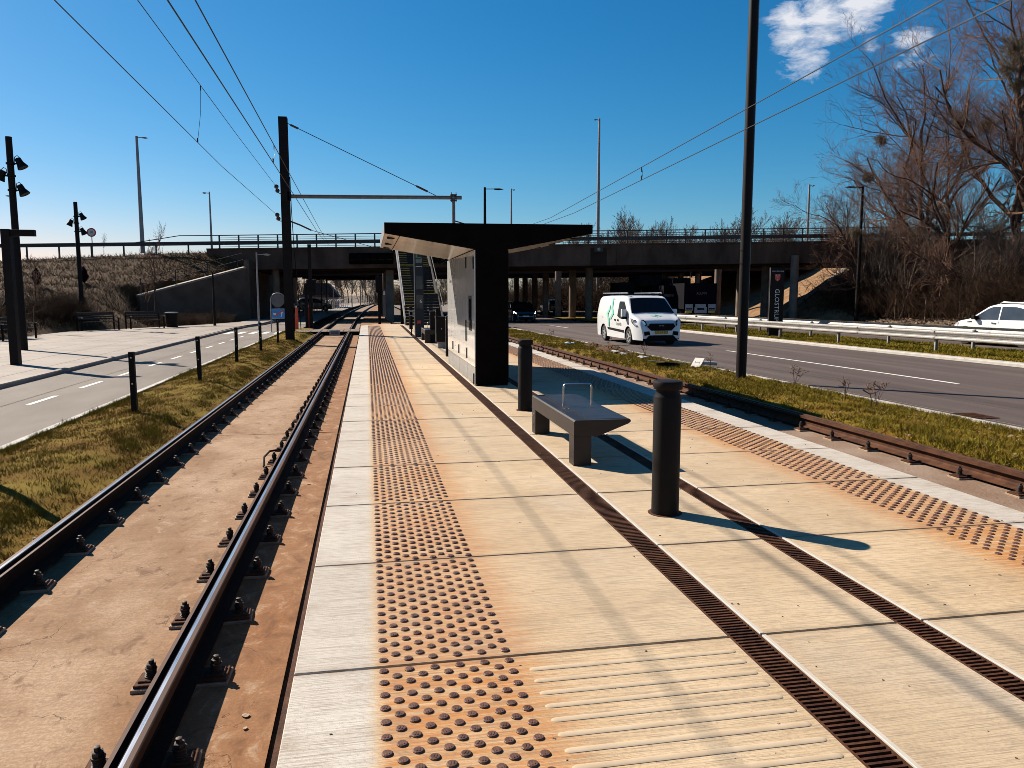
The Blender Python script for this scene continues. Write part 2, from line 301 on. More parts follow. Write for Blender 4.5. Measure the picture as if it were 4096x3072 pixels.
# ------------------------------------------------------------------ mesh helpers
def link(o, parent=None):
    COL.objects.link(o)
    if parent is not None: o.parent = parent
    return o
def tag(o, label=None, cat=None, group=None, kind=None):
    if label: o['label'] = label
    if cat: o['category'] = cat
    if group: o['group'] = group
    if kind: o['kind'] = kind
    return o
def empty(name, loc=(0, 0, 0), rz=0., label=None, cat=None, group=None):
    o = bpy.data.objects.new(name, None); o.location = loc; o.rotation_euler = (0, 0, rz); o.empty_display_size = .2
    link(o); return tag(o, label, cat, group)
def copytree(o, parent=None):
    c = o.copy(); COL.objects.link(c); c.parent = parent
    for ch in list(o.children): copytree(ch, c)
    return c
class MB:
    def __init__(s): s.v = []; s.f = []; s.m = []
    def add(s, vs, fs, mi=0):
        o = len(s.v); s.v += [tuple(v) for v in vs]; s.f += [tuple(i + o for i in f) for f in fs]; s.m += [mi] * len(fs); return s
    def box(s, c, d, mat=None, mi=0, ch=0.):
        x, y, z = (q / 2 for q in d)
        if ch:
            vs = []
            for zz, k in ((-z, 0), (z - ch, 0), (z, ch)):
                vs += [(-x + k, -y + k, zz), (x - k, -y + k, zz), (x - k, y - k, zz), (-x + k, y - k, zz)]
            fs = [(3, 2, 1, 0), (8, 9, 10, 11)]
            for a in (0, 4):
                for i in range(4): j = (i + 1) % 4; fs.append((a + i, a + j, a + 4 + j, a + 4 + i))
        else:
            vs = [(-x, -y, -z), (x, -y, -z), (x, y, -z), (-x, y, -z), (-x, -y, z), (x, -y, z), (x, y, z), (-x, y, z)]
            fs = [(3, 2, 1, 0), (4, 5, 6, 7), (0, 1, 5, 4), (1, 2, 6, 5), (2, 3, 7, 6), (3, 0, 4, 7)]
        c = Vector(c); out = []
        for v in vs:
            v = Vector(v)
            if mat is not None: v = mat @ v
            out.append(v + c)
        return s.add(out, fs, mi)
    def bx(s, x0, x1, y0, y1, z0, z1, mi=0, ch=0.):
        return s.box(((x0 + x1) / 2, (y0 + y1) / 2, (z0 + z1) / 2), (abs(x1 - x0), abs(y1 - y0), abs(z1 - z0)), None, mi, ch)
    def tube(s, pts, rad, n=8, cap=True, mi=0):
        pts = [Vector(p) for p in pts]; K = len(pts)
        if not hasattr(rad, '__len__'): rad = [rad] * K
        o = len(s.v); up = None
        for i, p in enumerate(pts):
            t = (pts[min(i + 1, K - 1)] - pts[max(i - 1, 0)]).normalized()
            if up is None: up = Vector((0, 0, 1)) if abs(t.z) < .9 else Vector((1, 0, 0))
            a = t.cross(up).normalized(); b = t.cross(a).normalized(); up = -b if b.dot(up) < 0 else b
            a = t.cross(up).normalized(); b = a.cross(t)
            for k in range(n):
                an = 2 * math.pi * k / n; s.v.append(tuple(p + (a * math.cos(an) + b * math.sin(an)) * rad[i]))
        for i in range(K - 1):
            for k in range(n):
                k2 = (k + 1) % n; s.f.append((o + i * n + k, o + i * n + k2, o + (i + 1) * n + k2, o + (i + 1) * n + k)); s.m.append(mi)
        if cap:
            s.f.append(tuple(o + k for k in range(n))[::-1]); s.m.append(mi); s.f.append(tuple(o + (K - 1) * n + k for k in range(n))); s.m.append(mi)
        return s
    def lathe(s, prof, n=16, c=(0, 0, 0), mi=0, mat=None):
        o = len(s.v); c = Vector(c)
        for r, z in prof:
            for k in range(n):
                a = 2 * math.pi * k / n; v = Vector((r * math.cos(a), r * math.sin(a), z))
                if mat is not None: v = mat @ v
                s.v.append(tuple(v + c))
        for i in range(len(prof) - 1):
            for k in range(n):
                k2 = (k + 1) % n; s.f.append((o + i * n + k, o + i * n + k2, o + (i + 1) * n + k2, o + (i + 1) * n + k)); s.m.append(mi)
        s.f.append(tuple(o + k for k in range(n))[::-1]); s.m.append(mi)
        s.f.append(tuple(o + (len(prof) - 1) * n + k for k in range(n))); s.m.append(mi)
        return s
    def prism(s, poly, a, b, axis='y', mi=0):
        """polygon extruded along an axis: poly in (x,z) for y, (y,z) for x, (x,y) for z"""
        def P(p, q): return (p[0], q, p[1]) if axis == 'y' else ((q, p[0], p[1]) if axis == 'x' else (p[0], p[1], q))
        n = len(poly); vs = [P(p, a) for p in poly] + [P(p, b) for p in poly]
        fs = [tuple(range(n)), tuple(range(2 * n - 1, n - 1, -1))] + [(i, n + i, n + (i + 1) % n, (i + 1) % n) for i in range(n)]
        return s.add(vs, fs, mi)
    def sweep(s, prof, path, mis=None, cap=True):
        """closed profile [(x,z)] swept along path [(x,y,z)] (heading in XY)"""
        n = len(prof); K = len(path); o = len(s.v); path = [Vector(p) for p in path]
        for i, p in enumerate(path):
            t = path[min(i + 1, K - 1)] - path[max(i - 1, 0)]; t.z = 0; t.normalize(); rt = Vector((t.y, -t.x, 0))
            for x, z in prof: s.v.append(tuple(p + rt * x + Vector((0, 0, z))))
        for i in range(K - 1):
            for k in range(n):
                k2 = (k + 1) % n; s.f.append((o + i * n + k, o + i * n + k2, o + (i + 1) * n + k2, o + (i + 1) * n + k)); s.m.append(mis[k] if mis else 0)
        if cap:
            s.f.append(tuple(o + k for k in range(n))); s.m.append(0); s.f.append(tuple(o + (K - 1) * n + k for k in range(n))[::-1]); s.m.append(0)
        return s
    def mesh(s, name, mats, smooth=False):
        me = bpy.data.meshes.new(name); me.from_pydata(s.v, [], s.f)
        if not isinstance(mats, (list, tuple)): mats = [mats]
        for m in mats: me.materials.append(MATS[m])
        if len(mats) > 1: me.polygons.foreach_set('material_index', s.m)
        bm = bmesh.new(); bm.from_mesh(me); bmesh.ops.recalc_face_normals(bm, faces=bm.faces); bm.to_mesh(me); bm.free()
        if smooth:
            me.polygons.foreach_set('use_smooth', [True] * len(me.polygons))
            try: me.set_sharp_from_angle(angle=R(38))
            except Exception: pass
        me.update(); return me
    def build(s, name, mats, parent=None, smooth=False, loc=None):
        o = bpy.data.objects.new(name, s.mesh(name, mats, smooth)); link(o, parent)
        if loc is not None: o.location = loc
        return o
def put(name, me, parent=None, loc=(0, 0, 0), rz=0.):
    o = bpy.data.objects.new(name, me); o.location = loc; o.rotation_euler = (0, 0, rz); return link(o, parent)
def np_mesh(name, V, F, mat, smooth=False):
    V = np.asarray(V, dtype=np.float32); F = np.asarray(F, dtype=np.int32); k = F.shape[1]
    me = bpy.data.meshes.new(name); me.vertices.add(len(V)); me.vertices.foreach_set('co', V.ravel())
    me.loops.add(F.size); me.loops.foreach_set('vertex_index', F.ravel())
    me.polygons.add(len(F)); me.polygons.foreach_set('loop_start', np.arange(len(F), dtype=np.int32) * k)
    try: me.polygons.foreach_set('loop_total', np.full(len(F), k, dtype=np.int32))
    except Exception: pass
    me.materials.append(MATS[mat]); me.update(calc_edges=True); me.validate()
    if smooth: me.polygons.foreach_set('use_smooth', [True] * len(F))
    return me
def text_mesh(s, size, mat, depth=.002, align='CENTER', spacing=1.):
    cu = bpy.data.curves.new('lettering', 'FONT'); cu.body = s; cu.size = size; cu.extrude = depth; cu.align_x = align; cu.align_y = 'CENTER'; cu.space_character = spacing; cu.resolution_u = 3
    o = bpy.data.objects.new('lettering', cu); me = bpy.data.meshes.new_from_object(o); bpy.data.objects.remove(o); bpy.data.curves.remove(cu)
    me.materials.clear(); me.materials.append(MATS[mat]); return me
def text(s, size, mat, parent, loc, rot, depth=.002, spacing=1., name='lettering'):
    o = put(name, text_mesh(s, size, mat, depth, spacing=spacing), parent, loc); o.rotation_euler = rot; return o

# ------------------------------------------------------------------ levels and lines of the place
def zr(y): return -.18 - .0062 * (min(max(y, -30), 75) - 8)      # rail head level, right of the platform
def zl(y): return -.22 - .003 * (min(max(y, -30), 70) - 8)       # rail head level, left of the platform
YS = [-12, -6, 0, 4, 8, 12, 16, 20, 25, 30, 36, 42, 48, 54, 60, 66, 75, 90, 110, 140, 180, 240]
def strip(name, x0, x1, zf, mat, ys=YS, kind='structure', parent=None, thick=.0):
    """a sheet along the line between two x values (numbers or functions of y)"""
    b = MB(); f0 = x0 if callable(x0) else (lambda y: x0); f1 = x1 if callable(x1) else (lambda y: x1)
    for y in ys: b.v += [(f0(y), y, zf(y)), (f1(y), y, zf(y))]
    for i in range(len(ys) - 1): b.f.append((2 * i, 2 * i + 1, 2 * i + 3, 2 * i + 2)); b.m.append(0)
    if thick:
        n = len(b.v); b.v += [(x, y, z - thick) for x, y, z in b.v]
        for i in range(len(ys) - 1):
            b.f.append((2 * i, 2 * i + 2, n + 2 * i + 2, n + 2 * i)); b.m.append(0)
            b.f.append((2 * i + 1, n + 2 * i + 1, n + 2 * i + 3, 2 * i + 3)); b.m.append(0)
    o = b.build(name, mat, parent)
    if kind and parent is None: o['kind'] = kind
    return o
# one ground sheet out to the horizon
b = MB(); gx = [-900, -300, -120, -60, -30, -12, 0, 12, 30, 60, 120, 300, 900]; gy = [-60, -12, 0, 20, 40, 60, 75, 120, 250, 600, 1500]
for y in gy:
    for x in gx: b.v.append((x, y, zr(y) - .42))
for j in range(len(gy) - 1):
    for i in range(len(gx) - 1): a = j * len(gx) + i; b.f.append((a, a + 1, a + len(gx) + 1, a + len(gx))); b.m.append(0)
tag(b.build('ground', 'ground_soil'), kind='structure')

# ------------------------------------------------------------------ platform
PX0, PX1 = -.35, 4.88
J0, JP = 3.305, 1.3667
plat = empty('platform', (0, 0, 0)); plat['kind'] = 'structure'
# body under the slabs, left bare in the drain slots
b = MB(); b.bx(PX0 + .012, PX1 - .012, 0.55, 41.4, -.62, -.097); b.build('platform_core', 'stair_dark', plat)
GAP = .016
cols = [(PX0, 1.690), (1.862, 2.600), (2.752, PX1)]
for ci, (xa, xb) in enumerate(cols):
    me = MB().bx(-(xb - xa) / 2, (xb - xa) / 2, -(JP - GAP) / 2, (JP - GAP) / 2, -.10, 0, 0, .004).mesh('slab', 'brushed')
    for k in range(-2, 28):
        yc = J0 + (k + .5) * JP
        if yc > 41.3: continue
        o = put('slab', me, plat, ((xa + xb) / 2, yc, rng.uniform(-.0012, .0012)))
# pale arris stone along the inner edges of the drains
for xa in (1.863, 2.753):
    me = MB().bx(-.011, .011, -(JP - GAP) / 2, (JP - GAP) / 2, -.06, .0025, 0, .002).mesh('edge_strip', 'edge_stone')
    for k in range(-2, 28):
        yc = J0 + (k + .5) * JP
        if yc < 41.3: put('edge_strip', me, plat, (xa + .004, yc, 0))
# chamfered far end of the platform
b = MB(); b.prism([(PX0 + .0, 41.62), (PX0 + .75, 43.4), (4.4, 43.4), (PX1, 41.62)], -.5, -.004, 'z'); b.build('platform_end', 'brushed', plat)
# tactile studs
def stud_mesh(bars):
    b = MB(); b.lathe([(.0215, -.002), (.0212, .0035), (.0185, .0062), (.0165, .0066)], 12)
    if bars:
        for dx in (-.005, .005): b.box((dx, 0, .0070), (.0042, .019, .0022))
    return b.mesh('stud', 'stud_metal', False)
studs = []
for i in range(11):
    for x in (.036 + .0560 * i,):
        y = 2.640 + (.0517 if i % 2 else 0) - .1035 * 8
        while y < 41.2:
            ph = ((y - J0) / JP) % 1.0; dj = min(ph, 1 - ph) * JP
            if dj > .020: studs.append((x, y)); studs.append((4.53 - x, y + .02)) if y > 2 else None
            y += .1035
studs = [s for s in studs if s is not None]
studs.sort(key=lambda s: (s[0] ** 2 + s[1] ** 2 if (s[0] < 2 and s[1] > 2.38) or (s[0] > 3 and s[1] > 4.0) else 1e6 + s[1]))
sm = stud_mesh(True)
for x, y in studs[:300]: put('stud', sm, plat, (x, y, .0012), rng.uniform(-.5, .5))
b = MB(); k = 8; ring = [(math.cos(2 * math.pi * q / k), math.sin(2 * math.pi * q / k)) for q in range(k)]
for x, y in studs[300:]:
    o = len(b.v)
    b.v += [(x + .0215 * c, y + .0215 * s_, -.002) for c, s_ in ring] + [(x + .0205 * c, y + .0205 * s_, .0042) for c, s_ in ring] + [(x + .0165 * c, y + .0165 * s_, .0068) for c, s_ in ring]
    for q in range(k):
        q2 = (q + 1) % k; b.f += [(o + q, o + q2, o + k + q2, o + k + q), (o + k + q, o + k + q2, o + 2 * k + q2, o + 2 * k + q)]; b.m += [0, 0]
    b.f.append(tuple(o + 2 * k + q for q in range(k))); b.m.append(0)
tag(b.build('stud_field', 'stud_metal', plat), kind='stuff')
# guidance ribs cast on the nearest slab
def rib_mesh():
    b = MB(); L0, L1, wd, h = .668, 1.652,   .0175, .0065; n = 9; pts = []
    xs = [L0, L0 + .004, L0 + .012, L0 + .025] + [L0 + .025 + (L1 - L0 - .05) * i / 6 for i in range(1, 6)] + [L1 - .025, L1 - .012, L1 - .004, L1]
    ws = [.15, .55, .85, 1.] + [1.] * 5 + [1., .85, .55, .15]
    for x, q in zip(xs, ws):
        for j in range(n): a = math.pi * j / (n - 1); b.v.append((x, -math.cos(a) * wd * q, math.sin(a) ** .55 * h * q - .001))
    for i in range(len(xs) - 1):
        for j in range(n - 1): a = i * n + j; b.f.append((a, a + 1, a + n + 1, a + n)); b.m.append(0)
    return b.mesh('guidance_rib', 'rib_concrete', True)
rm = rib_mesh()
for i in range(-1, 12):
    y = 3.160 - .1035 * i
    if y < 3.2: put('guidance_rib', rm, plat, (0, y, 0))
gp = MB()
for _ in range(260):
    x = rng.uniform(-.3, 4.8); y = 2.0 + 18 * rng.uniform() ** 1.5; q = rng.uniform(.002, .007); a = rng.uniform(0, 3.1)
    gp.box((x, y, q * .35), (q * 2, q, q * .7), Matrix.Rotation(a, 3, 'Z'))
tag(gp.build('grit', 'kerb_dark', plat), kind='stuff')
# drain gratings
def grate(x0, x1, label):
    t = empty('drain_grate', (0, 0, 0), 0, label, 'drain grate', 'rusty drain gratings set in the platform')
    wdt = x1 - x0; y0, y1 = .75, 41.0
    fb = MB(); fb.bx(x0 + .002, x0 + .012, y0, y1, -.05, -.0015); fb.bx(x1 - .012, x1 - .002, y0, y1, -.05, -.0015)
    fb.bx(x0 + .002, x1 - .002, y0, y1, -.0545, -.052); fb.build('frame', 'rust_steel', t)
    me = MB().bx(-wdt / 2 + .012, wdt / 2 - .012, -.0065, .0065, -.022, 0).mesh('bar', 'rust_steel')
    y = 2.0 if x0 < 2 else 2.3; n = 0
    while n < 298: put('bar', me, t, ((x0 + x1) / 2, y, -.003)); y += .0305; n += 1
    sb = MB()
    while y < y1: sb.bx(x0 + .012, x1 - .012, y - .0065, y + .0065, -.025, -.003); y += .0305
    yy = (2.0 if x0 < 2 else 2.3) - .0305
    while yy > y0: sb.bx(x0 + .012, x1 - .012, yy - .0065, yy + .0065, -.025, -.003); yy -= .0305
    tag(sb.build('bar_run', 'rust_steel', t), kind='stuff')
grate(1.690, 1.852, 'long rusty drain grating nearest the studded strip beside the left track')
grate(2.600, 2.742, 'long rusty drain grating on the road side of the near bench and bollards')

# ------------------------------------------------------------------ tracks
def xtrack(y): # bend of the left track under the bridge
    return 0. if y < 46 else .00021 * (y - 46) ** 2
# rail profile, grooved, head on the +x side (gauge side groove at -x)
RP = [(-.09, 0), (.09, 0), (.09, .012), (.022, .034), (.010, .05), (.010, .104), (.054, .122), (.056, .176), (.050, .180), (.027, .1805), (.008, .180), (.002, .176), (-.001, .138), (-.030, .138), (-.034, .170), (-.054, .170), (-.056, .13), (-.010, .104), (-.010, .05), (-.022, .034), (-.09, .012)]
RM = [0] * 21
for i_, m_ in ((6, 1), (7, 1), (8, 1), (9, 2), (14, 1)): RM[i_] = m_
def ypath(y1=42.2): return [-6, 0, 4, 8, 12, 16, 20, 25, 30, 36, y1]
def fast_mesh():
    b = MB(); b.bx(-.085, .085, -.085, .085, -.026, -.004, 0, .004)
    b.bx(-.075, .075, -.07, .07, -.004, .014, 1, .003); b.bx(-.06, .03, -.045, .045, .014, .026, 1, .004)
    return b.mesh('fastening', ['pad_pale', 'rust_steel'])
def bolt_mesh():
    b = MB()
    b.lathe([(.031, .022), (.031, .032), (.025, .034), (.028, .042), (.023, .046), (.028, .054), (.023, .058), (.028, .066), (.024, .070), (.030, .074), (.030, .082)], 10)
    b.lathe([(.025, .082), (.025, .104), (.021, .107)], 6); b.lathe([(.014, .107), (.0145, .128), (.010, .131)], 6)
    return b.mesh('bolt', 'bolt_dark', True)
FM, BM_ = fast_mesh(), bolt_mesh()
def rail(xc, side, zf, label, fast_sides, far=None, mis=('rail_web', 'rail_brown', 'rail_polished'), ystart=2.6):
    prof = RP if side > 0 else [(-x, z) for x, z in RP]
    mi = RM
    path = [(xc + xtrack(y) if far else xc, y, zf(y) - .18) for y in (ypath() if not far else ypath() + [46, 50, 55, 60, 66, 72, 80, 90, 100, 115, 130, 150, 175, 200])]
    t = empty('rail', (0, 0, 0), 0, label, 'rail', 'tram rails')
    MB().sweep(prof, path, mi).build('rail_bar', list(mis), t)
    y = ystart
    while y < 41.8:
        for s in fast_sides:
            f = put('fastening', FM, t, (xc + s * .152, y, zf(y) - .19), 0 if s < 0 else math.pi)
            f.rotation_euler.z += rng.uniform(-.06, .06); f.scale = (1.05, 1.1, .88)
            q = put('bolt', BM_, f, (-.012, 0, 0)); q.rotation_euler = (rng.uniform(-.06, .06), rng.uniform(-.06, .06), rng.uniform(0, 3))
        y += .801
    return t
rail(-1.015, 1, zl, 'grooved tram rail with a bright running strip, nearest the platform edge', (-1, 1), True, ystart=2.58)
rail(-2.495, -1, zl, 'grooved tram rail between the concrete track bed and the left grass verge', (-1, 1), True, ystart=2.58)
MATS_R = ('rust_steel', 'rail_brown', 'rail_brown')
rail(6.61, 1, zr, 'rusty tram rail beside the grass verge of the main road', (-1, 1), None, MATS_R, ystart=2.53)
rail(5.13, -1, zr, 'rusty tram rail tucked below the road-side edge of the platform', (-1, 1), None, MATS_R, ystart=2.53)
# concrete track bed, cast in long panels
bed = empty('track_bed'); bed['kind'] = 'structure'
joints = [-8, -0.2, 11.9, 24.0, 32.8, 41.9]
for a, c in zip(joints[:-1], joints[1:]):
    b = MB(); ys = np.linspace(a + .012, c - .012, 9); xs = [-2.86, -2.6, -2.2, -1.75, -1.3, -.9, -.49]
    for y in ys:
        for x in xs: b.v.append((x, y, zl(y) - .212 + rng.uniform(-.004, .004)))
    for j in range(8):
        for i in range(6): q = j * 7 + i; b.f.append((q, q + 1, q + 8, q + 7)); b.m.append(0)
    n0 = len(b.v); b.v += [(-2.86, ys[0], zl(a) - .5), (-.49, ys[0], zl(a) - .5)]; b.f.append((0, n0, n0 + 1, 6)); b.m.append(0)
    b.build('bed_panel', 'track_concrete', bed)
bedr = empty('track_bed_right'); bedr['kind'] = 'structure'
for a, c in zip([-8, 4.2, 16.4, 28.6], [4.2, 16.4, 28.6, 41.9]):
    b = MB(); ys = np.linspace(a + .012, c - .012, 9); xs = [4.86, 5.3, 5.8, 6.3, 6.95]
    for y in ys:
        for x in xs: b.v.append((x, y, zr(y) - .212 + rng.uniform(-.004, .004)))
    for j in range(8):
        for i in range(4): q = j * 5 + i; b.f.append((q, q + 1, q + 6, q + 5)); b.m.append(0)
    b.build('bed_panel', 'track_concrete_grey', bedr)
# gutter between track bed and platform
strip('track_gutter', -.492, PX0 + .02, lambda y: zl(y) - .235, 'rust_steel', [y for y in YS if y <= 42])
# spalls of cracked grout and flakes on the bed
for i in range(12):
    x = rng.choice([rng.uniform(-2.2, -1.35), rng.uniform(-.8, -.5)]); y = rng.uniform(2.6, 11); s = rng.uniform(.008, .02)
    pts = [(s * rng.uniform(.5, 1.3) * math.cos(a), s * rng.uniform(.5, 1.3) * math.sin(a)) for a in np.linspace(0, 6.28, 8)[:-1]]
    o = MB().prism(pts, 0, .004, 'z').build('grout_flake', 'pad_pale', bed, loc=(x, y, zl(y) - .209))
# cable loop on the inner side of the rail
tag(MB().tube([(-1.28, 9.55, -.43), (-1.29, 9.7, -.34), (-1.24, 9.85, -.30), (-1.15, 9.98, -.31), (-1.08, 10.05, -.34)], .013, 6).build('cable', 'black_paint', smooth=True), 'short black bonding cable looping up to the polished rail', 'cable')
# level crossing at the end of the platform
cx = empty('level_crossing', (0, 0, 0)); cx['kind'] = 'structure'
for i in range(5):
    xa = -3.9 + i * .86
    MB().bx(xa + .01, xa + .85, 42.35, 45.3, zl(43) - .25, zl(43) - .012, 0, .01).build('crossing_panel', 'kerb_dark', cx)
ed = MB().bx(-3.9, .4, 42.25, 42.34, zl(43) - .3, zl(43) - .02).build('crossing_edge', 'black_matt', cx)
t = empty('track_box', (-1.75, 42.1, zl(42) - .2), 0, 'small grey plate box between the rails at the crossing', 'box')
MB().bx(-.27, .27, -.08, .08, 0, .27, 0, .01).build('case', 'panel_pale', t); MB().bx(-.2, .2, -.086, -.081, .06, .21).build('plate', 'sign_back', t)
# track bed beyond the crossing
strip('far_track_bed', lambda y: -2.95 + xtrack(y), lambda y: -.55 + xtrack(y), lambda y: zl(y) - .17, 'track_concrete_grey', [45.3, 50, 56, 62, 70, 80, 90, 100, 120, 150, 200])
strip('far_path', lambda y: -6.3 + xtrack(y) * .9, lambda y: -3.9 + xtrack(y), lambda y: zl(y) - .03, 'paving', [55, 62, 70, 80, 90, 100, 120, 150, 200])
strip('far_path_outer', lambda y: -10.5 + xtrack(y) * .9, lambda y: -6.6 + xtrack(y) * .9, lambda y: zl(y) - .03, 'paving', [66, 70, 80, 90, 100, 120, 150, 200])
strip('far_gravel', lambda y: -.5 + xtrack(y), lambda y: 1.6 + xtrack(y) * 1.05, lambda y: zl(y) - .1, 'track_concrete', [46, 50, 56, 62, 70, 80, 90, 100, 120, 150, 200])

# ------------------------------------------------------------------ left side: verge, cycle street, plaza
def clump(x, y): # patchy cover, 0 bare .. 1 dense
    return .5 + .28 * math.sin(x * 5.1 + 1.7 * math.sin(y * 2.3)) * math.sin(y * 3.7 + 1.3 * math.sin(x * 4.1)) + .22 * math.sin(x * 13.7 + y * 9.1) * math.sin(y * 15.3 - x * 8.7) + .12 * math.sin(y * .9 + x)
def blades(name, n, samp, zf, h, wd, mat, lean=.6, kind='stuff', parent=None):
    P = []; K = []; uni = rng.uniform
    while len(P) < n:
        q = samp(); c = clump(*q)
        if rng.uniform() < .10 + 1.25 * max(0, c - .25): P.append(q); K.append(.55 + .95 * max(0, c))
    P = np.array(P); z = np.array([zf(x, y) for x, y in P]) - .004; a = rng.uniform(0, 6.283, n); H = rng.uniform(.35, 1., n) * h * np.array(K)
    dx, dy = np.cos(a), np.sin(a); W = wd * rng.uniform(.6, 1.3, n); l = rng.uniform(.1, lean, n) * H; th = rng.uniform(0, 6.283, n)
    V = np.zeros((n, 3, 3), np.float32)
    V[:, 0] = np.c_[P[:, 0] - dx * W, P[:, 1] - dy * W, z]; V[:, 1] = np.c_[P[:, 0] + dx * W, P[:, 1] + dy * W, z]
    V[:, 2] = np.c_[P[:, 0] + np.cos(th) * l, P[:, 1] + np.sin(th) * l, z + H]
    me = np_mesh(name, V.reshape(-1, 3), np.arange(3 * n).reshape(-1, 3), mat)
    o = put(name, me, parent); tag(o, kind=kind); return o
def vergeL(x, y):
    u = (x + 4.50) / 1.6
    return zl(y) - .06 + .05 * math.sin(max(0, min(1, u)) * 3.14) - .30 * max(0, u - .78) + .012 * math.sin(x * 9 + y * 3.1) * math.sin(y * 2.3 + x * 4)
b = MB(); ys = np.concatenate([np.arange(-4, 20, .25), np.arange(20, 48, .8)]); xs = np.linspace(-4.50, -2.575, 18)
for y in ys:
    for x in xs: b.v.append((x, y, vergeL(x, y)))
nx = len(xs)
for j in range(len(ys) - 1):
    for i in range(nx - 1): q = j * nx + i; b.f.append((q, q + 1, q + nx + 1, q + nx)); b.m.append(0)
tag(b.build('grass_verge_left', 'grass_soil', smooth=True), kind='structure')
def sL():
    u = rng.uniform() ** 1.7; return (rng.uniform(-4.46, -2.70), 5.0 + 30 * u)
tag(blades('grass_left', 85000, sL, vergeL, .050, .0042, 'grass_blade', 1.3), 'short yellowed grass on the strip left of the tracks', 'grass')
def sL2():
    u = rng.uniform() ** 1.4; x = -4.5 + abs(rng.normal(0, .09)) if rng.uniform() < .45 else (-3.05 + rng.normal(0, .12) if rng.uniform() < .6 else rng.uniform(-4.4, -3)); return (max(-4.5, min(-2.9, x)), 5.5 + 40 * u)
tag(blades('grass_tufts_left', 30000, sL2, vergeL, .085, .0042, 'grass_blade_green', .9), 'greener longer grass along the edges of the left strip', 'grass')
b = MB(); b.sweep([(-.055, -.3), (.055, -.3), (.055, .012), (-.055, .012)], [(-4.55, y, zl(y) - .045) for y in YS if y <= 42]); tag(b.build('kerb_left_verge', 'kerb_stone'), kind='structure')
strip('cycle_street', -7.52, -4.60, lambda y: zl(y) - .045, 'asphalt_light', [y for y in YS if y <= 66])
strip('street_crossing_apron', -5.0, -3.9, lambda y: zl(y) - .041, 'asphalt_light', [42, 48, 54, 60, 66])
y = 12.2
i = 0
while y < 40:
    tag(strip('road_marking', -5.96, -5.86, lambda q: zl(q) - .041, 'road_paint', [y, y + 1.25]), kind='structure'); y += 2.55
strip('street_seam', -6.30, -6.27, lambda y: zl(y) - .0408, 'kerb_dark', [y for y in YS if y <= 54])
for i in range(5): strip('zebra_bar', -7.3 + i * .62, -7.0 + i * .62, lambda q: zl(q) - .040, 'road_paint', [41.2, 43.6])
b = MB(); b.sweep([(-.09, -.3), (.07, -.3), (.07, .075), (.05, .095), (-.09, .095)], [(-7.55, y, zl(y) - .045) for y in [-12, 0, 10, 20, 30, 40, 46]] + [(-7.4, 50, zl(50) - .045), (-6.9, 54, zl(54) - .045), (-6.7, 60, zl(60) - .045)])
tag(b.build('kerb_plaza', 'paving'), kind='structure')
b = MB(); pts = [(-7.6, -12), (-7.6, 46), (-7.4, 50), (-6.9, 54), (-6.7, 62), (-8.7, 62), (-8.7, 56.2), (-10.2, 51.2), (-12.75, 46.7), (-15.1, 43.1), (-15.3, 38.4), (-14.9, 33), (-17, 27), (-26, 22), (-40, 18), (-40, -12)]
b.prism([(x, y) for x, y in pts], -.55, 0, 'z'); pz = b.build('plaza', 'paving'); tag(pz, kind='structure'); pz.location.z = zl(35) + .052
pz.rotation_euler = (0, 0, 0)
ZP = zl(35) + .052
for i in range(5): strip('plaza_seam', lambda y: -8.35 - i * 1.3, lambda y: -8.335 - i * 1.3, lambda y: ZP + .003, 'kerb_dark', [2, 46 - i * 1.2])
# square posts on the verge
pm = MB(); pm.bx(-.041, .041, -.041, .041, -.3, 1.02, 0, .006); pmm = pm.mesh('post_bar', 'black_paint')
sm_ = MB().box((0, -.046, .93), (.022, .012, .022)).mesh('screw', 'steel')
posts = [(-3.73, 8.3, 0), (-3.73, 13.19, .0), (-3.72, 18.1, -.015), (-3.70, 22.96, .01), (-3.63, 27.5, 0), (-3.58, 32.2, .012)]
ords = ['square black post just left of view, only its shadow falling on the grass', 'tallest square black post on the grass verge, nearest the camera', 'second square black post from the camera on the left grass verge', 'third square black post along the left grass verge', 'fourth square black post along the left grass verge', 'last square black post on the verge, beside the catenary mast']
for (x, y, tl), lab in zip(posts, ords):
    t = empty('verge_post', (x, y, zl(y) - .05), 0, lab, 'post', 'square black posts along the left verge'); t.rotation_euler = (tl, tl, rng.uniform(-.1, .1))
    put('post_bar', pmm, t)
    for dz in (0, -.42): put('screw', sm_, t, (0, 0, dz))
# ------------------------------------------------------------------ right side: verge, main road, median
RX0 = 8.85
def vergeR(x, y):
    return zr(y) - .03 - .45 * max(0, 6.95 - x) + .03 * math.sin((x - 6.9) * 1.7) + .014 * math.sin(x * 7 + y * 2.1) * math.sin(y * 1.7 - x * 3) + .01 * math.sin(y * 5.3 + x * 11)
b = MB(); ys = np.concatenate([np.arange(0, 30, .3), np.arange(30, 64, .9)]); xs = np.linspace(6.69, RX0 - .02, 16)
for y in ys:
    for x in xs: b.v.append((x, y, vergeR(x, y)))
nx = len(xs)
for j in range(len(ys) - 1):
    for i in range(nx - 1): q = j * nx + i; b.f.append((q, q + 1, q + nx + 1, q + nx)); b.m.append(0)
tag(b.build('grass_verge_right', 'grass_soil', smooth=True), kind='structure')
def sR():
    u = rng.uniform() ** 1.4; return (rng.uniform(6.78, RX0 - .05), 6 + 38 * u)
tag(blades('grass_right', 70000, sR, vergeR, .085, .0055, 'grass_blade_green', 1.3), 'rough green grass between the rusty rail and the main road', 'grass')
tag(blades('dry_grass_right', 40000, sR, vergeR, .075, .006, 'grass_blade', 1.5), 'dry straw coloured grass mixed into the right verge', 'grass')
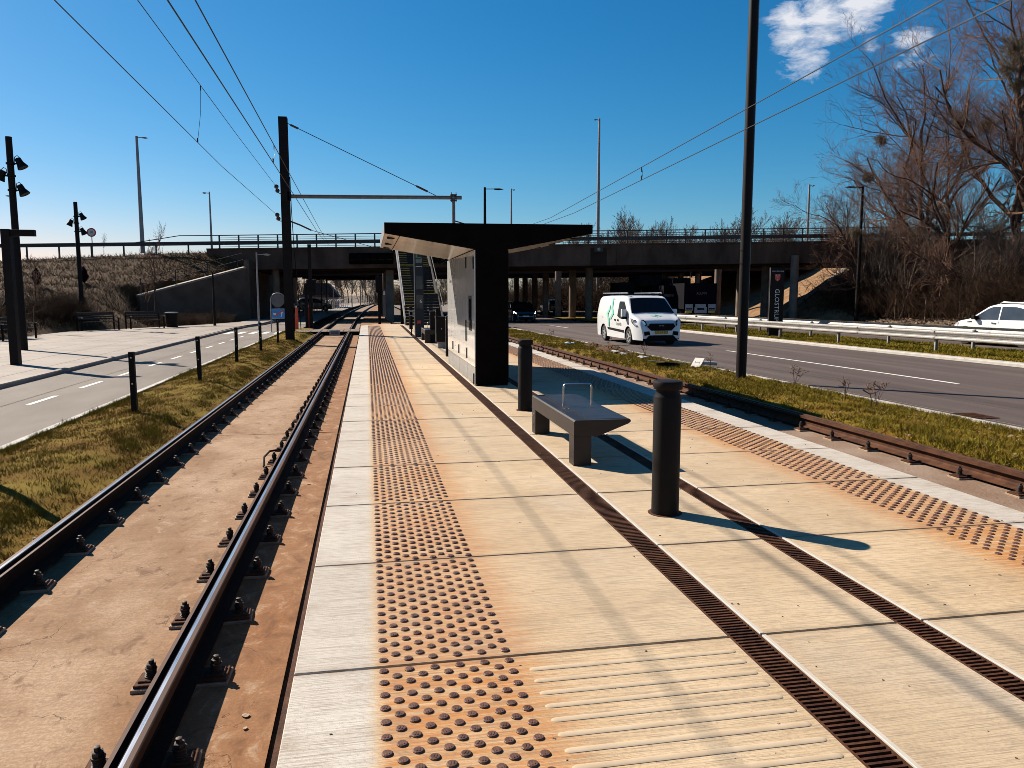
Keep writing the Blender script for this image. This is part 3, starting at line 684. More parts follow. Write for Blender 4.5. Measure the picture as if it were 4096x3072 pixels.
b = MB(); b.sweep([(-.05, -.3), (.06, -.3), (.06, .02), (-.05, .02)], [(RX0 + .02, y, zr(y) - .03) for y in YS if y <= 66]); tag(b.build('kerb_road', 'kerb_stone'), kind='structure')
strip('main_road', RX0 + .08, 17.0, lambda y: zr(y) - .04, 'asphalt', YS)
for a, c in ((14.35, 25.2), (47.2, 52.0), (60, 65), (78, 84), (-6, 2)): tag(strip('lane_line', 12.36, 12.48, lambda q: zr(q) - .036, 'road_paint', [a, (a + c) / 2, c]), kind='structure')
tag(strip('edge_line', 9.15, 9.19, lambda q: zr(q) - .036, 'asphalt_light', [y for y in YS if y < 66]), kind='structure')
b = MB(); b.sweep([(-.0, -.3), (.34, -.3), (.34, .10), (.06, .10), (0, .07)], [(17.0, y, zr(y) - .04) for y in [-12, 0, 8, 16, 24, 32, 40, 48, 54]]); tag(b.build('kerb_median', 'kerb_stone'), kind='structure')
for i in range(14): strip('kerb_joint', 16.995, 17.345, lambda q: zr(q) + .0625, 'kerb_dark', [12 + 2.5 * i, 12.014 + 2.5 * i])
def vergeM(x, y): return zr(y) + .045 + .02 * math.sin(x * 2.2 + y * .9)
b = MB(); ys = np.arange(-8, 76, 1.2); xs = np.linspace(17.33, 21.6, 8)
for y in ys:
    for x in xs: b.v.append((x, y, vergeM(x, y)))
nx = len(xs)
for j in range(len(ys) - 1):
    for i in range(nx - 1): q = j * nx + i; b.f.append((q, q + 1, q + nx + 1, q + nx)); b.m.append(0)
tag(b.build('grass_median', 'grass_soil', smooth=True), kind='structure')
def sM(): return (rng.uniform(17.4, 21.5), 14 + 38 * rng.uniform() ** 1.3)
tag(blades('median_grass', 52000, sM, vergeM, .10, .010, 'grass_blade_green', 1.2), 'sunlit grass below the steel guardrails', 'grass')
strip('far_carriageway', 21.6, 36.2, lambda y: zr(y) - .03, 'asphalt', YS)
strip('cross_road_far', 5, 60, lambda y: zr(y) - .02, 'asphalt_light', [104, 112, 150, 170])
# dry leaves and straw caught in the verges
def flecks(name, n, samp, zf, size, mat, label):
    P = np.array([samp() for _ in range(n)]); z = np.array([zf(x, y) for x, y in P]) + .025; a = rng.uniform(0, 6.283, n); q = size * rng.uniform(.5, 1.4, n); e = rng.uniform(.2, .55, n)
    C0 = np.c_[P, z]; d1 = np.c_[np.cos(a) * q, np.sin(a) * q, rng.normal(0, .35, n) * q]; d2 = np.c_[-np.sin(a) * q * e, np.cos(a) * q * e, rng.normal(0, .4, n) * q * e]
    tag(put(name, np_mesh(name, np.stack([C0 - d1, C0 - d2, C0 + d1, C0 + d2], 1).reshape(-1, 3), np.arange(4 * n).reshape(-1, 4), mat)), label, 'leaves', kind='stuff')
flecks('dry_leaves_right', 1500, sR, vergeR, .028, 'leaf_litter', 'dry leaf scraps scattered over the right verge')
flecks('dry_leaves_left', 500, sL, vergeL, .016, 'leaf_litter', 'small dry leaf scraps on the left verge')
t = empty('road_drain', (9.22, 10.3, zr(10) - .036), 0, 'iron gully grate at the road edge near the right picture border', 'drain grate')
MB().bx(-.22, .22, -.25, .25, -.05, -.002).build('gully_pit', 'black_matt', t); MB().bx(-.24, -.2, -.27, .27, -.03, .006).bx(.2, .24, -.27, .27, -.03, .006).bx(-.2, .2, -.27, -.23, -.03, .006).bx(-.2, .2, .23, .27, -.03, .006).build('frame', 'rust_steel', t)
for i in range(7): MB().bx(-.2, .2, -.205 + i * .065, -.175 + i * .065, -.03, .004).build('bar', 'rust_steel', t)
# ------------------------------------------------------------------ guardrails
def guardrail(xf, y0, y1, face, label, posts_y, gap=None):
    t = empty('guardrail', (0, 0, 0), 0, label, 'guardrail', 'steel guardrails in the median')
    # W section, crests towards `face`
    P = [(0, 0), (.02, .004), (.085, .03), (.09, .04), (.09, .085), (.085, .095), (.0, .132), (.0, .145), (.085, .222), (.09, .232), (.09, .278), (.085, .288), (.02, .308), (0, .31)]
    prof = [(face * x, z + (.40 if face < 0 else .47)) for x, z in P]; prof += [(x - face * .006, z) for x, z in prof[::-1]]
    ys = list(np.arange(y0, y1, 4.0)) + [y1]
    for a, c in zip(ys[:-1], ys[1:]):
        if c - a < .5: continue
        bb = MB().sweep(prof, [(xf(q), q, zr(q) + .05) for q in np.linspace(a + .004, c + .05, 4)]); bb.build('beam', 'galvanised', t, smooth=True)
        for dz in ((.465, .655) if face < 0 else (.53, .72)):
            for dy in (-.10, -.22, .12): MB().box((xf(a) + face * .084, a + dy + .1, zr(a) + .05 + dz), (.01, .035, .035)).build('bolt_head', 'railing_steel', t)
    for py in posts_y:
        q = MB(); x = xf(py) - face * .06; z = zr(py)
        q.bx(x - .05, x - .045, py - .03, py + .03, z - .2, z + .72); q.bx(x + .045, x + .05, py - .03, py + .03, z - .2, z + .72); q.bx(x - .045, x + .045, py + .025, py + .03, z - .2, z + .72)
        q.bx(x - .02, x + face * .06, py - .035, py + .02, z + .52, z + .74); q.build('rail_post', 'galvanised', t)
guardrail(lambda y: 18.15, 6, 54, -1, 'near double-crest steel guardrail facing the main road', [6, 10, 14, 18, 22.1, 27.4, 31.8, 36, 40, 44, 48, 52, 54])
guardrail(lambda y: 20.1, 6, 58, 1, 'rear steel guardrail seen over the near one, facing the far carriageway', [8, 13, 18, 22.6, 26.9, 32.3, 37, 41, 45, 49, 53, 57])

# ------------------------------------------------------------------ shelter
SX0, SX1, SY0, SY1 = 1.905, 2.485, 13.72, 18.45
RXL, RXR, RY1 = .317, 4.055, 18.0
sh = empty('tram_shelter', ((SX0 + SX1) / 2, SY0, 0), 0, 'black T-shaped tram shelter with white panelled left side and wedge roof', 'shelter')
ox, oy = sh.location.x, sh.location.y
def L_(b): # world -> shelter local
    b.v = [(x - ox, y - oy, z) for x, y, z in b.v]; return b
b = MB(); b.bx(SX0 + .02, SX1, SY0, SY1, 0, 2.5); L_(b).build('core', 'black_matt', sh)
b = MB(); b.bx(SX0 - .002, SX1 + .004, SY0 - .012, SY0 - .002, .03, 2.44); L_(b).build('front_panel', 'black_matt', sh)
roof = MB()
poly = [(RXL, 2.70), (SX0, 2.44), (SX1, 2.44), (RXR, 2.745), (RXR, 2.905), (RXL, 2.885)]
roof.prism(poly, SY0 - .02, SY0 + .03); L_(roof).build('front_fascia', 'black_matt', sh)
b = MB(); b.prism([(RXL + .01, 2.72), (SX0, 2.47), (SX1, 2.47), (RXR - .01, 2.77), (RXR - .01, 2.90), (RXL + .01, 2.875)], SY0 + .03, RY1); L_(b).build('roof_deck', 'black_matt', sh)
b = MB(); b.bx(RXL - .004, RXL + .008, SY0 + .03, RY1, 2.70, 2.885); b.bx(RXR - .008, RXR + .004, SY0 + .03, RY1, 2.745, 2.905); L_(b).build('edge_trim', 'lamp_grey', sh)
# soffit panels, sloping between edge and column
def soffit(xa, za, xb, zb, nseg, name):
    n = nseg
    for i in range(n):
        y0 = SY0 + .045 + (RY1 - SY0 - .06) * i / n; y1 = SY0 + .035 + (RY1 - SY0 - .06) * (i + 1) / n
        for (ta, tb) in ((0., .155), (.165, .985)):
            bb = MB(); xA, zA = xa + (xb - xa) * ta, za + (zb - za) * ta; xB, zB = xa + (xb - xa) * tb, za + (zb - za) * tb
            bb.add([(xA, y0, zA), (xB, y0, zB), (xB, y1, zB), (xA, y1, zA), (xA, y0, zA + .01), (xB, y0, zB + .01), (xB, y1, zB + .01), (xA, y1, zA + .01)], [(0, 1, 2, 3), (4, 5, 6, 7), (0, 1, 5, 4), (1, 2, 6, 5), (2, 3, 7, 6), (3, 0, 4, 7)])
            L_(bb).build('soffit_panel', 'soffit_white', sh)
soffit(RXL + .01, 2.702, SX0, 2.442, 3, 'l'); soffit(RXR - .01, 2.748, SX1, 2.447, 3, 'r')
for yy in (14.5, 16.2, 17.6):
    for xx in (RXL + .13, RXR - .16):
        zz = 2.69 if xx < 2 else 2.73
        bb = MB(); bb.lathe([(.045, -.035), (.07, -.03), (.075, -.0), (.075, .03)], 12, (xx, yy, zz)); L_(bb).build('downlight', 'black_paint', sh, True)
# left glazed panels
ys = [SY0 + .0, 14.85, 16.15, 17.3, SY1]
for i, (a, c) in enumerate(zip(ys[:-1], ys[1:])):
    b = MB(); b.bx(SX0 - .022, SX0 + .012, a + .008, c - .008, .34, 2.43); L_(b).build('white_panel', 'white_panel', sh)
    b = MB(); b.bx(SX0 - .014, SX0 + .012, a + .006, c - .006, .02, .33); L_(b).build('base_panel', 'base_grey', sh)
    b = MB(); b.bx(SX1 + .002, SX1 + .02, a + .008, c - .008, .05, 2.43); L_(b).build('rear_panel', 'black_paint', sh)
b = MB(); b.bx(SX0 - .03, SX0 - .023, 14.12, 14.50, .98, 1.62); L_(b).build('screen_frame', 'black_paint', sh)
b = MB(); b.bx(SX0 - .036, SX0 - .031, 14.18, 14.44, 1.04, 1.56); L_(b).build('screen', 'glass_dark', sh)
for (yy, z0, z1) in ((14.85, .42, .62), (14.85, 2.15, 2.36), (13.80, .02, .22), (13.80, 2.1, 2.32), (16.15, .42, .6), (17.3, .42, .6), (14.9, .75, 1.15)):
    b = MB(); b.bx(SX0 - .042, SX0 - .022, yy - .018, yy + .018, z0, z1); L_(b).build('hinge', 'black_paint' if z1 > .7 or z1 < .3 else 'sign_back', sh)
for i, (yy, z, s, tx) in enumerate(((17.75, 1.95, .13, 'Glostrup'),)):
    text(tx, s, 'letter_grey', sh, (SX0 - ox - .0235, yy - oy, z), (R(90), 0, R(-90)), .0008)
for i in range(11): # timetable columns
    b = MB(); b.bx(SX0 - .0238, SX0 - .0222, 17.5 + .06 * (i % 4), 17.53 + .06 * (i % 4), 1.5 - .08 * i, 1.54 - .08 * i); L_(b).build('notice_text', 'letter_grey', sh)
for i in range(14):
    b = MB(); b.bx(SX0 - .0238, SX0 - .0222, 16.85, 16.93 + .03 * (i % 3), 1.62 - .085 * i, 1.64 - .085 * i); L_(b).build('notice_text', 'panel_line', sh)
for i in range(6):
    b = MB(); b.bx(SX0 - .0238, SX0 - .0222, 15.5, 15.62, 1.9 - .12 * i, 1.96 - .12 * i); L_(b).build('notice_text', 'panel_line', sh)

# ------------------------------------------------------------------ benches on the platform
def platform_bench(x, y, label, scale=1.):
    t = empty('platform_bench', (x, y, 0), 0, label, 'bench', 'backless benches on the platform')
    # profile in x,z ; length along y (0 .. 1.93)
    prof = [(0, .30), (.205, .30), (.225, .285), (.545, .402), (.565, .418), (.568, .435), (.560, .446), (.15, .447), (.0, .447)]
    b = MB(); Lb = 1.93
    b.prism([(0, .29), (.19, .29), (.212, .275), (.548, .402), (.568, .418), (.570, .434), (.562, .444), (.014, .446), (0, .432)], 0, .055)
    b.prism([(0, .29), (.19, .29), (.212, .275), (.548, .402), (.568, .418), (.570, .434), (.562, .444), (.014, .446), (0, .432)], Lb - .055, Lb)
    b.prism([(0, .29), (.09, .29), (.14, .437), (.014, .446), (0, .432)], .055, Lb - .055)
    b.prism([(.545, .405), (.568, .418), (.570, .434), (.562, .444), (.545, .444)], .055, Lb - .055)
    b.build('seat_frame', 'bench_paint', t)
    me = MB().bx(.142, .543, -.0075, .0075, .425, .4475).mesh('slat', 'bench_slat')
    n = 77
    for i in range(n): put('slat', me, t, (0, .066 + (Lb - .132) * i / (n - 1), 0))
    sb = MB(); sb.bx(.15, .54, .03, Lb - .03, .395, .40)
    for yy in (.0, Lb - .19):
        lb = MB(); lb.bx(0, .175, yy + .002, yy + .178, 0, .288, 0, 0); lb.build('leg', 'bench_paint', t)
    for z in (.115, .215):
        q = MB(); q.lathe([(.018, 0), (.018, .008), (.006, .009), (.006, .012)], 10, (-.001, Lb - .19 + .09, z), 0, Matrix.Rotation(R(-90), 3, 'Y')); q.build('bolt', 'steel', t)
    pts = [(.15, 0, .44), (.15, 0, .64), (.153, 0, .66), (.165, 0, .675), (.185, 0, .68), (.43, 0, .68), (.45, 0, .675), (.462, 0, .66), (.465, 0, .64), (.465, 0, .44)]
    MB().tube([(a, 1.0, c) for a, _, c in pts], .0105, 8).build('armrest', 'steel', t, True)
    return t
platform_bench(1.925, 7.05, 'dark metal bench with steel armrest hoop between the two near bollards')
platform_bench(1.90, 26.2, 'small distant bench with armrest hoop behind the litter bin on the platform')
# round bollards
def round_bollard(x, y, label, r=.103, h=1.01):
    t = empty('round_bollard', (x, y, 0), 0, label, 'bollard', 'round bollards on the platform')
    MB().lathe([(r, -.02), (r, h - .125), (r * .97, h - .112), (r * .84, h - .085), (r * .84, h - .058)], 28).build('shaft', 'black_paint', t, True)
    MB().lathe([(r * 1.03, h - .062), (r * 1.06, h - .058), (r * 1.06, h - .010), (r * 1.03, h - .002), (r * .98, h)], 28).build('cap', 'black_paint', t, True)
    MB().lathe([(r + .006, .001), (r + .026, .0015), (r + .026, .003), (r + .006, .003)], 28).build('collar_gap', 'rust_steel', t)
    MB().box((-r * 1.02, 0, h - .05), (.012, .02, .012)).build('rivet', 'steel', t)
round_bollard(2.19, 5.385, 'thick black round bollard standing nearest the camera')
round_bollard(2.19, 10.69, 'black round bollard between the bench and the shelter')
for (x, y, s, lab) in ((2.12, 20.5, .085, 'slim dark post just behind the white shelter panels'), (2.17, 26.4, .085, 'slim dark post behind the litter bin on the platform'),
                    (2.02, 37.0, .08, 'left of two dark posts at the foot of the stairs'), (2.3, 35.6, .085, 'right of two dark posts at the foot of the stairs'), (2.72, 30.4, .085, 'dark post on the road side of the information pillar')):
    t = empty('platform_post', (x, y, 0), 0, lab, 'post', 'slim dark posts further down the platform')
    MB().bx(-s, s, -s, s, 0, 1.07, 0, .01).build('post_bar', 'black_paint', t); MB().box((-s - .004, -s * .4, .98), (.01, .03, .03)).build('lamp_dot', 'letter_white', t)
# litter bin
t = empty('litter_bin', (2.24, 23.75, 0), 0, 'dark box litter bin on a pale foot beside the platform bench', 'litter bin')
MB().bx(-.13, .13, -.13, .13, 0, .2, 0, .0).build('foot', 'base_grey', t)
MB().bx(-.19, .19, -.19, .19, .2, .93, 0, .01).build('body', 'black_paint', t); MB().prism([(-.2, .93), (.2, .93), (.2, 1.0), (.12, .965), (-.2, .99)], -.2, .2).build('hood', 'black_paint', t); MB().box((-.03, -.195, .6), (.03, .012, .03)).build('lock', 'steel', t)
# information pillar
t = empty('information_pillar', (1.97, 30.0, 0), 0, 'tall slate information pillar with letter L logo and number 6', 'info pillar')
MB().bx(-.17, .17, 0, .45, 0, 3.35, 0, .01).build('body', 'slate', t)
MB().bx(-.12, .12, -.006, -.001, 2.85, 3.0 + .02).build('logo_bar', 'totem_logo', t)
MB().bx(-.12, -.05, -.006, -.001, 3.0, 3.28).bx(-.05, .10, -.006, -.001, 3.0, 3.075).build('logo_letter', 'totem_logo', t)
MB().bx(-.12, .12, -.006, -.001, 2.70, 2.715).build('caption', 'letter_white', t)
MB().bx(-.13, .13, -.008, -.001, 1.85, 2.35).build('screen', 'screen_glass', t)
MB().bx(-.13, .13, -.008, -.001, 1.1, 1.62).build('notice_panel', 'screen_glass', t); text('6', .20, 'letter_white', t, (.06, -.010, 1.38), (R(90), 0, 0))
MB().bx(-.09, .05, -.010, -.001, .52, .64).build('warning_label', 'sign_red', t)
t = empty('card_reader', (1.72, 31.2, 0), 0, 'small card reader on a thin post beside the information pillar', 'reader')
MB().bx(-.02, .02, -.02, .02, 0, .78).build('post_bar', 'black_paint', t); MB().bx(-.09, .09, -.04, .03, .78, 1.0, 0, .01).build('head', 'panel_pale', t); MB().bx(-.05, .05, -.046, -.041, .82, .95).build('screen', 'glass_dark', t)

# ------------------------------------------------------------------ overhead line
mast = empty('catenary_mast', (-3.34, 34.7, zl(34) - .1), 0, 'tall dark steel catenary mast on the left verge with long grey cantilever beam', 'mast')
zb = mast.location.z
b = MB(); b.bx(-.18, .18, -.17, -.145, 0, 9.06 - zb); b.bx(-.18, .18, .145, .17, 0, 9.06 - zb); b.bx(-.014, .014, -.145, .145, 0, 9.06 - zb); b.bx(-.17, -.155, -.145, .145, 0, 9.05 - zb); b.build('column', 'mast_paint', mast)
MB().tube([(.18, 0, 5.80 - zb), (7.55, 0, 5.91 - zb)], .085, 10).build('cantilever_beam', 'grey_tube', mast, True)
MB().tube([(7.19, 0, 6.0 - zb), (7.19, 0, 3.9 - zb)], .075, 10).build('drop_tube', 'grey_tube', mast, True)
MB().bx(7.05, 7.33, -.12, .12, 5.76 - zb, 5.80 - zb).bx(7.05, 7.33, -.12, .12, 6.0 - zb, 6.04 - zb).bx(7.07, 7.10, -.11, -.08, 5.7 - zb, 6.12 - zb).bx(7.28, 7.31, -.11, -.08, 5.7 - zb, 6.12 - zb).build('beam_clamp', 'railing_steel', mast)
MB().tube([(.18, 0, 8.82 - zb), (6.4, 0, 5.98 - zb)], .016, 6).build('stay_cable', 'wire', mast)
MB().tube([(.3, 0, 8.76 - zb), (.62, 0, 8.62 - zb)], .045, 8).tube([(5.55, 0, 6.37 - zb), (6.05, 0, 6.14 - zb)], .045, 8).build('stay_insulator', 'insulator', mast, True)
MB().bx(.10, .20, -.17, .17, 5.62 - zb, 5.98 - zb).build('beam_bracket', 'mast_paint', mast)
for z in (4.96, 6.12):
    q = MB()
    for k in range(2): q.lathe([(.02, -.07), (.08, -.05), (.095, 0), (.08, .05), (.02, .07)], 10, (-.3 - .0 * k, -.55 + .36 * k, z - zb - .12 * k), 0, Matrix.Rotation(R(70), 3, 'X'))
    q.tube([(-.3, -.7, z - zb + .02), (-.26, 0, z - zb - .2), (-.1, .1, z - zb - .2)], .02, 6); q.build('line_insulator', 'insulator', mast, True)
MB().tube([(.18, 0, 4.75 - zb), (.55, .2, 4.62 - zb), (1.0, .4, 4.42 - zb)], .035, 6).build('strut_insulator', 'insulator', mast, True)
MB().tube([(1.0, .4, 4.42 - zb), (4.3, 1.2, 3.6 - zb)], .012, 6).build('cross_wire', 'wire', mast)
MB().tube([(.22, -.1, 6.6 - zb), (.24, -.12, 5.2 - zb), (.30, -.1, 3.5 - zb), (.42, .2, 1.0 - zb), (.45, .2, .1 - zb)], .018, 6).build('down_cable', 'black_paint', mast)
MB().bx(-.25, .25, -.25, .25, -.15, .06).build('base_plate', 'mast_paint', mast)
MB().bx(.19, .24, -.2, -.12, .45, 1.1).build('marker_plate', 'black_paint', mast)
MB().tube([(7.2, 0, 4.9 - zb), (7.7, -.1, 4.75 - zb), (8.6, -.2, 4.2 - zb)], .03, 6).build('steady_arm', 'insulator', mast, True)
def wire(name, pts, label, r=.008, g='overhead wires'):
    t = tag(MB().tube(pts, r, 5).build(name, 'wire', smooth=True), label, 'wire', g); return t
wire('feeder_wire', [(-3.65, -12, 5.62), (-3.70, 10.8, 5.24), (-3.72, 22, 5.02), (-3.66, 34.1, 4.96)], 'lowest left overhead wire, ending at the lower insulator of the mast')
wire('feeder_wire', [(-3.55, -12, 6.95), (-3.58, 14, 6.42), (-3.6, 24, 6.22), (-3.64, 34.1, 6.12)], 'second overhead wire from the left, ending at the upper insulator of the mast')
wire('contact_wire', [(-2.15, -12, 5.15), (-2.1, 9.5, 4.88), (-2.1, 21.5, 4.67), (-2.3, 40, 4.62), (-2.9, 62.8, 5.5)], 'contact wire above the left track, lower of its pair', .010)
wire('carrier_wire', [(-2.15, -12, 5.75), (-2.1, 11.0, 5.42), (-2.1, 22.5, 5.08), (-2.3, 40, 4.95), (-2.95, 62.8, 5.7)], 'carrier wire above the left track, upper of its pair', .010)
wire('contact_wire', [(6.3, -12, 5.0), (6.2, 6.84, 4.49), (6.2, 22.95, 4.09), (5.6, 34.7, 3.95), (4.6, 63, 3.6)], 'contact wire above the right track, lower of its pair')
wire('carrier_wire', [(6.3, -12, 5.4), (6.2, 7.76, 4.82), (6.2, 25.95, 4.24), (5.6, 34.7, 4.15), (4.6, 63, 3.75)], 'carrier wire above the right track, upper of its pair')
def dropper(a, c, lab):
    t = tag(MB().tube([a, ((a[0] + c[0]) / 2 + .03, (a[1] + c[1]) / 2, (a[2] + c[2]) / 2), c], .005, 5).tube([a, (a[0], a[1], a[2] - .10)], .012, 5).tube([c, (c[0], c[1], c[2] + .10)], .016, 5).build('wire_dropper', 'wire'), lab, 'dropper', 'wire droppers')
dropper((-3.6, 19.0, 6.32), (-3.715, 19.0, 5.075), 'long thin dropper linking the two leftmost overhead wires')
dropper((-2.1, 19.5, 5.165), (-2.1, 19.2, 4.71), 'short dropper between the left track wires near the mast')
dropper((6.2, 17.1, 4.52), (6.2, 17.1, 4.235), 'short dropper between the right track wires')
dropper((5.75, 31.0, 4.19), (5.75, 31.0, 4.02), 'far dropper between the right wires above the shelter roof')
# ------------------------------------------------------------------ poles and lamps
t = empty('light_pole', (8.09, 15.7, zr(15) - .1), 0, 'tall dark pole rising out of view from the right grass verge', 'pole')
MB().lathe([(.112, 0), (.112, 1.0), (.105, 4.5), (.098, 9.2), (.0, 9.22)], 18).build('shaft', 'mast_paint', t, True); MB().lathe([(.135, 0), (.135, .05)], 16).build('base_ring', 'mast_paint', t)
MB().bx(.094, .112, -.03, .03, .9, 9.0).build('cable_strip', 'lamp_grey', t)
def lamp(name, x, y, z0, z1, arm, mat, label, group=None, r=.07, head=.6, hy=0., thick=.05):
    t = empty(name, (x, y, z0), 0, label, 'street lamp', group); h = z1 - z0
    MB().tube([(0, 0, 0), (0, 0, h * .5), (0, 0, h)], [r * 1.25, r, r * .7], 10).build('shaft', mat, t, True)
    if arm:
        s = 1 if arm > 0 else -1; al = abs(arm)
        MB().tube([(0, 0, h - .12), (s * al * .5, hy * .5, h - .10), (s * al * .6, hy * .6, h - .10)], .03, 6).build('arm', mat, t, True)
        hb = MB(); k0 = s * al * .5; k1 = s * al
        hb.prism([(k0, h - .14), (k0 + (k1 - k0) * .5, h - .17), (k1, h - .12), (k0 + (k1 - k0) * .6, h - .06), (k0, h - .07)], -.10 + hy, .10 + hy); hb.build('lamp_head', mat, t)
    return t
lamp('street_lamp', -18.0, 68.3, 5.0, 14.3, .85, 'lamp_grey', 'tallest pale grey lamp on the left embankment road', 'lamps along the overpass', .14)
lamp('street_lamp', -12.4, 67.1, 5.2, 9.9, -.55, 'lamp_grey', 'shorter grey lamp at the left end of the overpass railing', 'lamps along the overpass', .075)
lamp('street_lamp', -31.2, 78.3, 4.4, 10.6, -.8, 'lamp_grey', 'far left lamp beyond the embankment crest', 'lamps along the overpass', .1)
lamp('street_lamp', 20.8, 68.6, 5.7, 17.3, -.5, 'lamp_grey', 'tallest pale lamp mast standing on the overpass above the van', 'lamps along the overpass', .13)
lamp('street_lamp', 13.1, 70.4, 5.6, 11.2, .35, 'lamp_grey', 'small pale lamp mast right of the dark arm lamp above the shelter', 'lamps along the overpass', .085)
lamp('street_lamp', 39.9, 65.6, 5.7, 11.6, .5, 'lamp_grey', 'pale lamp on the overpass near the bare trees', 'lamps along the overpass', .11)
lamp('arm_lamp', 8.42, 55.6, -.5, 9.24, 1.35, 'black_paint', 'dark street lamp with long arm behind the shelter roof', None, .12, thick=.08)
lamp('arm_lamp', 36.2, 52.4, -.4, 9.6, -1.45, 'mast_paint', 'dark street lamp with arm to the left before the bare trees', None, .13)
lamp('arm_lamp', -5.85, 44.0, -.3, 3.9, .75, 'lamp_grey', 'pale grey lamp with arm in front of the dark underpass', None, .05)
lamp('plain_post', -9.15, 49.4, -.3, 3.0, 0, 'mast_paint', 'plain dark post before the concrete wing wall', None, .07)
def spot_pole(x, y, z1, heads, label):
    t = empty('spotlight_pole', (x, y, ZP), 0, label, 'light pole', 'plaza poles with spotlights'); h = z1 - ZP
    MB().tube([(0, 0, 0), (0, 0, h)], [.125, .10], 12).build('shaft', 'black_paint', t, True)
    for dz, sx in heads:
        q = empty('spotlight', (0, 0, 0)); q.parent = t; q.location = (sx * .30, 0, h - dz)
        del_ = q
        rot = Matrix.Rotation(sx * R(-28), 3, 'Y')
        MB().lathe([(.0, .17), (.10, .165), (.11, .0), (.175, -.16), (.17, -.175), (.15, -.165)], 14, (0, 0, 0), 0, rot).build('housing', 'black_paint', q, True)
        MB().lathe([(.145, -.160), (.0, -.159)], 14, (0, 0, 0), 0, rot).build('lens', 'lamp_glass', q)
        MB().tube([(-sx * .30, 0, -.02), (-sx * .05, 0, -.02)], .028, 6).tube([(-sx * .18, 0, 0), (-sx * .16, 0, .2), (-sx * .08, 0, .25), (0, 0, .17)], .012, 5).build('bracket', 'black_paint', q, True)
    for dz, sx in heads: MB().lathe([(.135, 0), (.135, .06)], 12, (0, 0, h - dz - .05)).build('clamp_ring', 'black_paint', t)
    return t
spot_pole(-11.61, 28.96, 6.85, ((.85, 1), (1.72, 1), (1.25, -1)), 'tall black spotlight pole at the left edge of the plaza')
spot_pole(-15.4, 46.0, 6.6, ((.75, 1), (1.10, -1), (1.55, 1)), 'smaller black pole with three spotlights behind the plaza benches')
t = empty('portal_post', (-9.41, 22.92, ZP), 0, 'thick dark square post with a short horizontal arm on the plaza', 'post')
MB().bx(-.105, .105, -.105, .105, 0, 3.62, 0, .008).build('post_bar', 'mast_paint', t); MB().bx(.107, .70, -.07, .07, 3.44, 3.61, 0, .008).build('arm', 'black_paint', t)
# benches and bin on the plaza
def park_bench(x, y, rz, label):
    t = empty('park_bench', (x, y, ZP), rz, label, 'bench', 'wooden benches on the plaza')
    for i in range(4): MB().bx(-.95, .95, .06 + i * .11, .14 + i * .11, .43, .46).build('seat_slat', 'stair_dark', t)
    for z in (.56, .68): MB().bx(-.95, .95, .50, .53, z, z + .08).build('back_slat', 'stair_dark', t)
    MB().bx(-.98, .98, .48, .54, .80, .95).build('top_slat', 'stair_dark', t)
    for s in (-1, 1):
        MB().bx(s * .98 - .03, s * .98 + .03, .02, .08, 0, .66).build('leg', 'black_paint', t); MB().bx(s * .98 - .03, s * .98 + .03, .48, .54, 0, .80).build('leg', 'black_paint', t)
        MB().bx(s * .98 - .035, s * .98 + .035, -.02, .50, .66, .70).build('armrest', 'steel', t)
park_bench(-13.85, 44.0, R(46), 'left of two dark slatted benches before the brown embankment')
park_bench(-12.05, 46.0, R(46), 'right of two dark slatted benches, next to the plaza bin')
park_bench(-14.35, 35.6, R(75), 'slatted bench partly cut off at the left edge behind the poles')
t = empty('plaza_bin', (-11.2, 47.7, ZP), 0, 'squat dark round bin beside the plaza benches', 'bin')
MB().lathe([(.31, 0), (.33, .1), (.36, .78), (.30, .80)], 16).build('drum', 'black_paint', t, True); MB().lathe([(.37, .80), (.37, .85), (.2, .88)], 16).build('lid', 'sign_back', t, True)
# round sign with blue board
t = empty('road_sign', (-4.73, 43.2, zl(43) - .04), 0, 'round grey sign back in a hoop frame above a blue sign with white arrow', 'sign')
hoop = [(-.38, 0, 0), (-.38, 0, 1.7)] + [(-.38 * math.cos(a), 0, 1.7 + .38 * math.sin(a)) for a in np.linspace(.2, 2.94, 10)] + [(.38, 0, 1.7), (.38, 0, 0)]
MB().tube(hoop, .028, 8).build('hoop_frame', 'lamp_grey', t, True)
MB().lathe([(.34, -.012), (.345, 0), (.34, .012)], 28, (0, -.02, 1.68), 0, Matrix.Rotation(R(90), 3, 'X')).build('disc', 'sign_back', t)
bl = MB().bx(-.34, .42, -.05, -.02, .74, 1.22).build('blue_board', 'sign_blue', t)
MB().bx(-.34, .42, -.045, -.024, 1.22, 1.24).bx(-.34, .42, -.045, -.024, .72, .74).build('board_rim', 'letter_white', t)
MB().prism([(.14, .80), (.20, .80), (.20, 1.0), (.27, 1.0), (.17, 1.15), (.07, 1.0), (.14, 1.0)], -.056, -.052).build('arrow_mark', 'letter_white', bl)
MB().prism([(-.28, 1.02), (-.1, 1.02), (-.13, .90), (-.24, .90)], -.056, -.052).build('boat_mark', 'letter_white', bl)
MB().prism([(-.24, .84), (-.18, .82), (.30, 1.14), (.25, 1.17)], -.060, -.057).build('red_stroke', 'sign_red', bl)
for x, y, c, lab in ((-4.05, 46.2, 'orange_red', 'bright orange red marker post right of the mast'), (-3.5, 48.2, 'sign_red', 'darker red marker post by the track signal')):
    t = empty('marker_post', (x, y, zl(y) - .05), 0, lab, 'marker', 'red marker posts'); MB().prism([(-.09, 0), (.09, 0), (.10, .6), (.07, 1.25), (-.06, 1.28), (-.10, .6)], -.05, .05).build('sleeve', c, t); MB().bx(-.05, .05, -.03, .03, 1.26, 1.36).build('top_cap', 'letter_white', t)
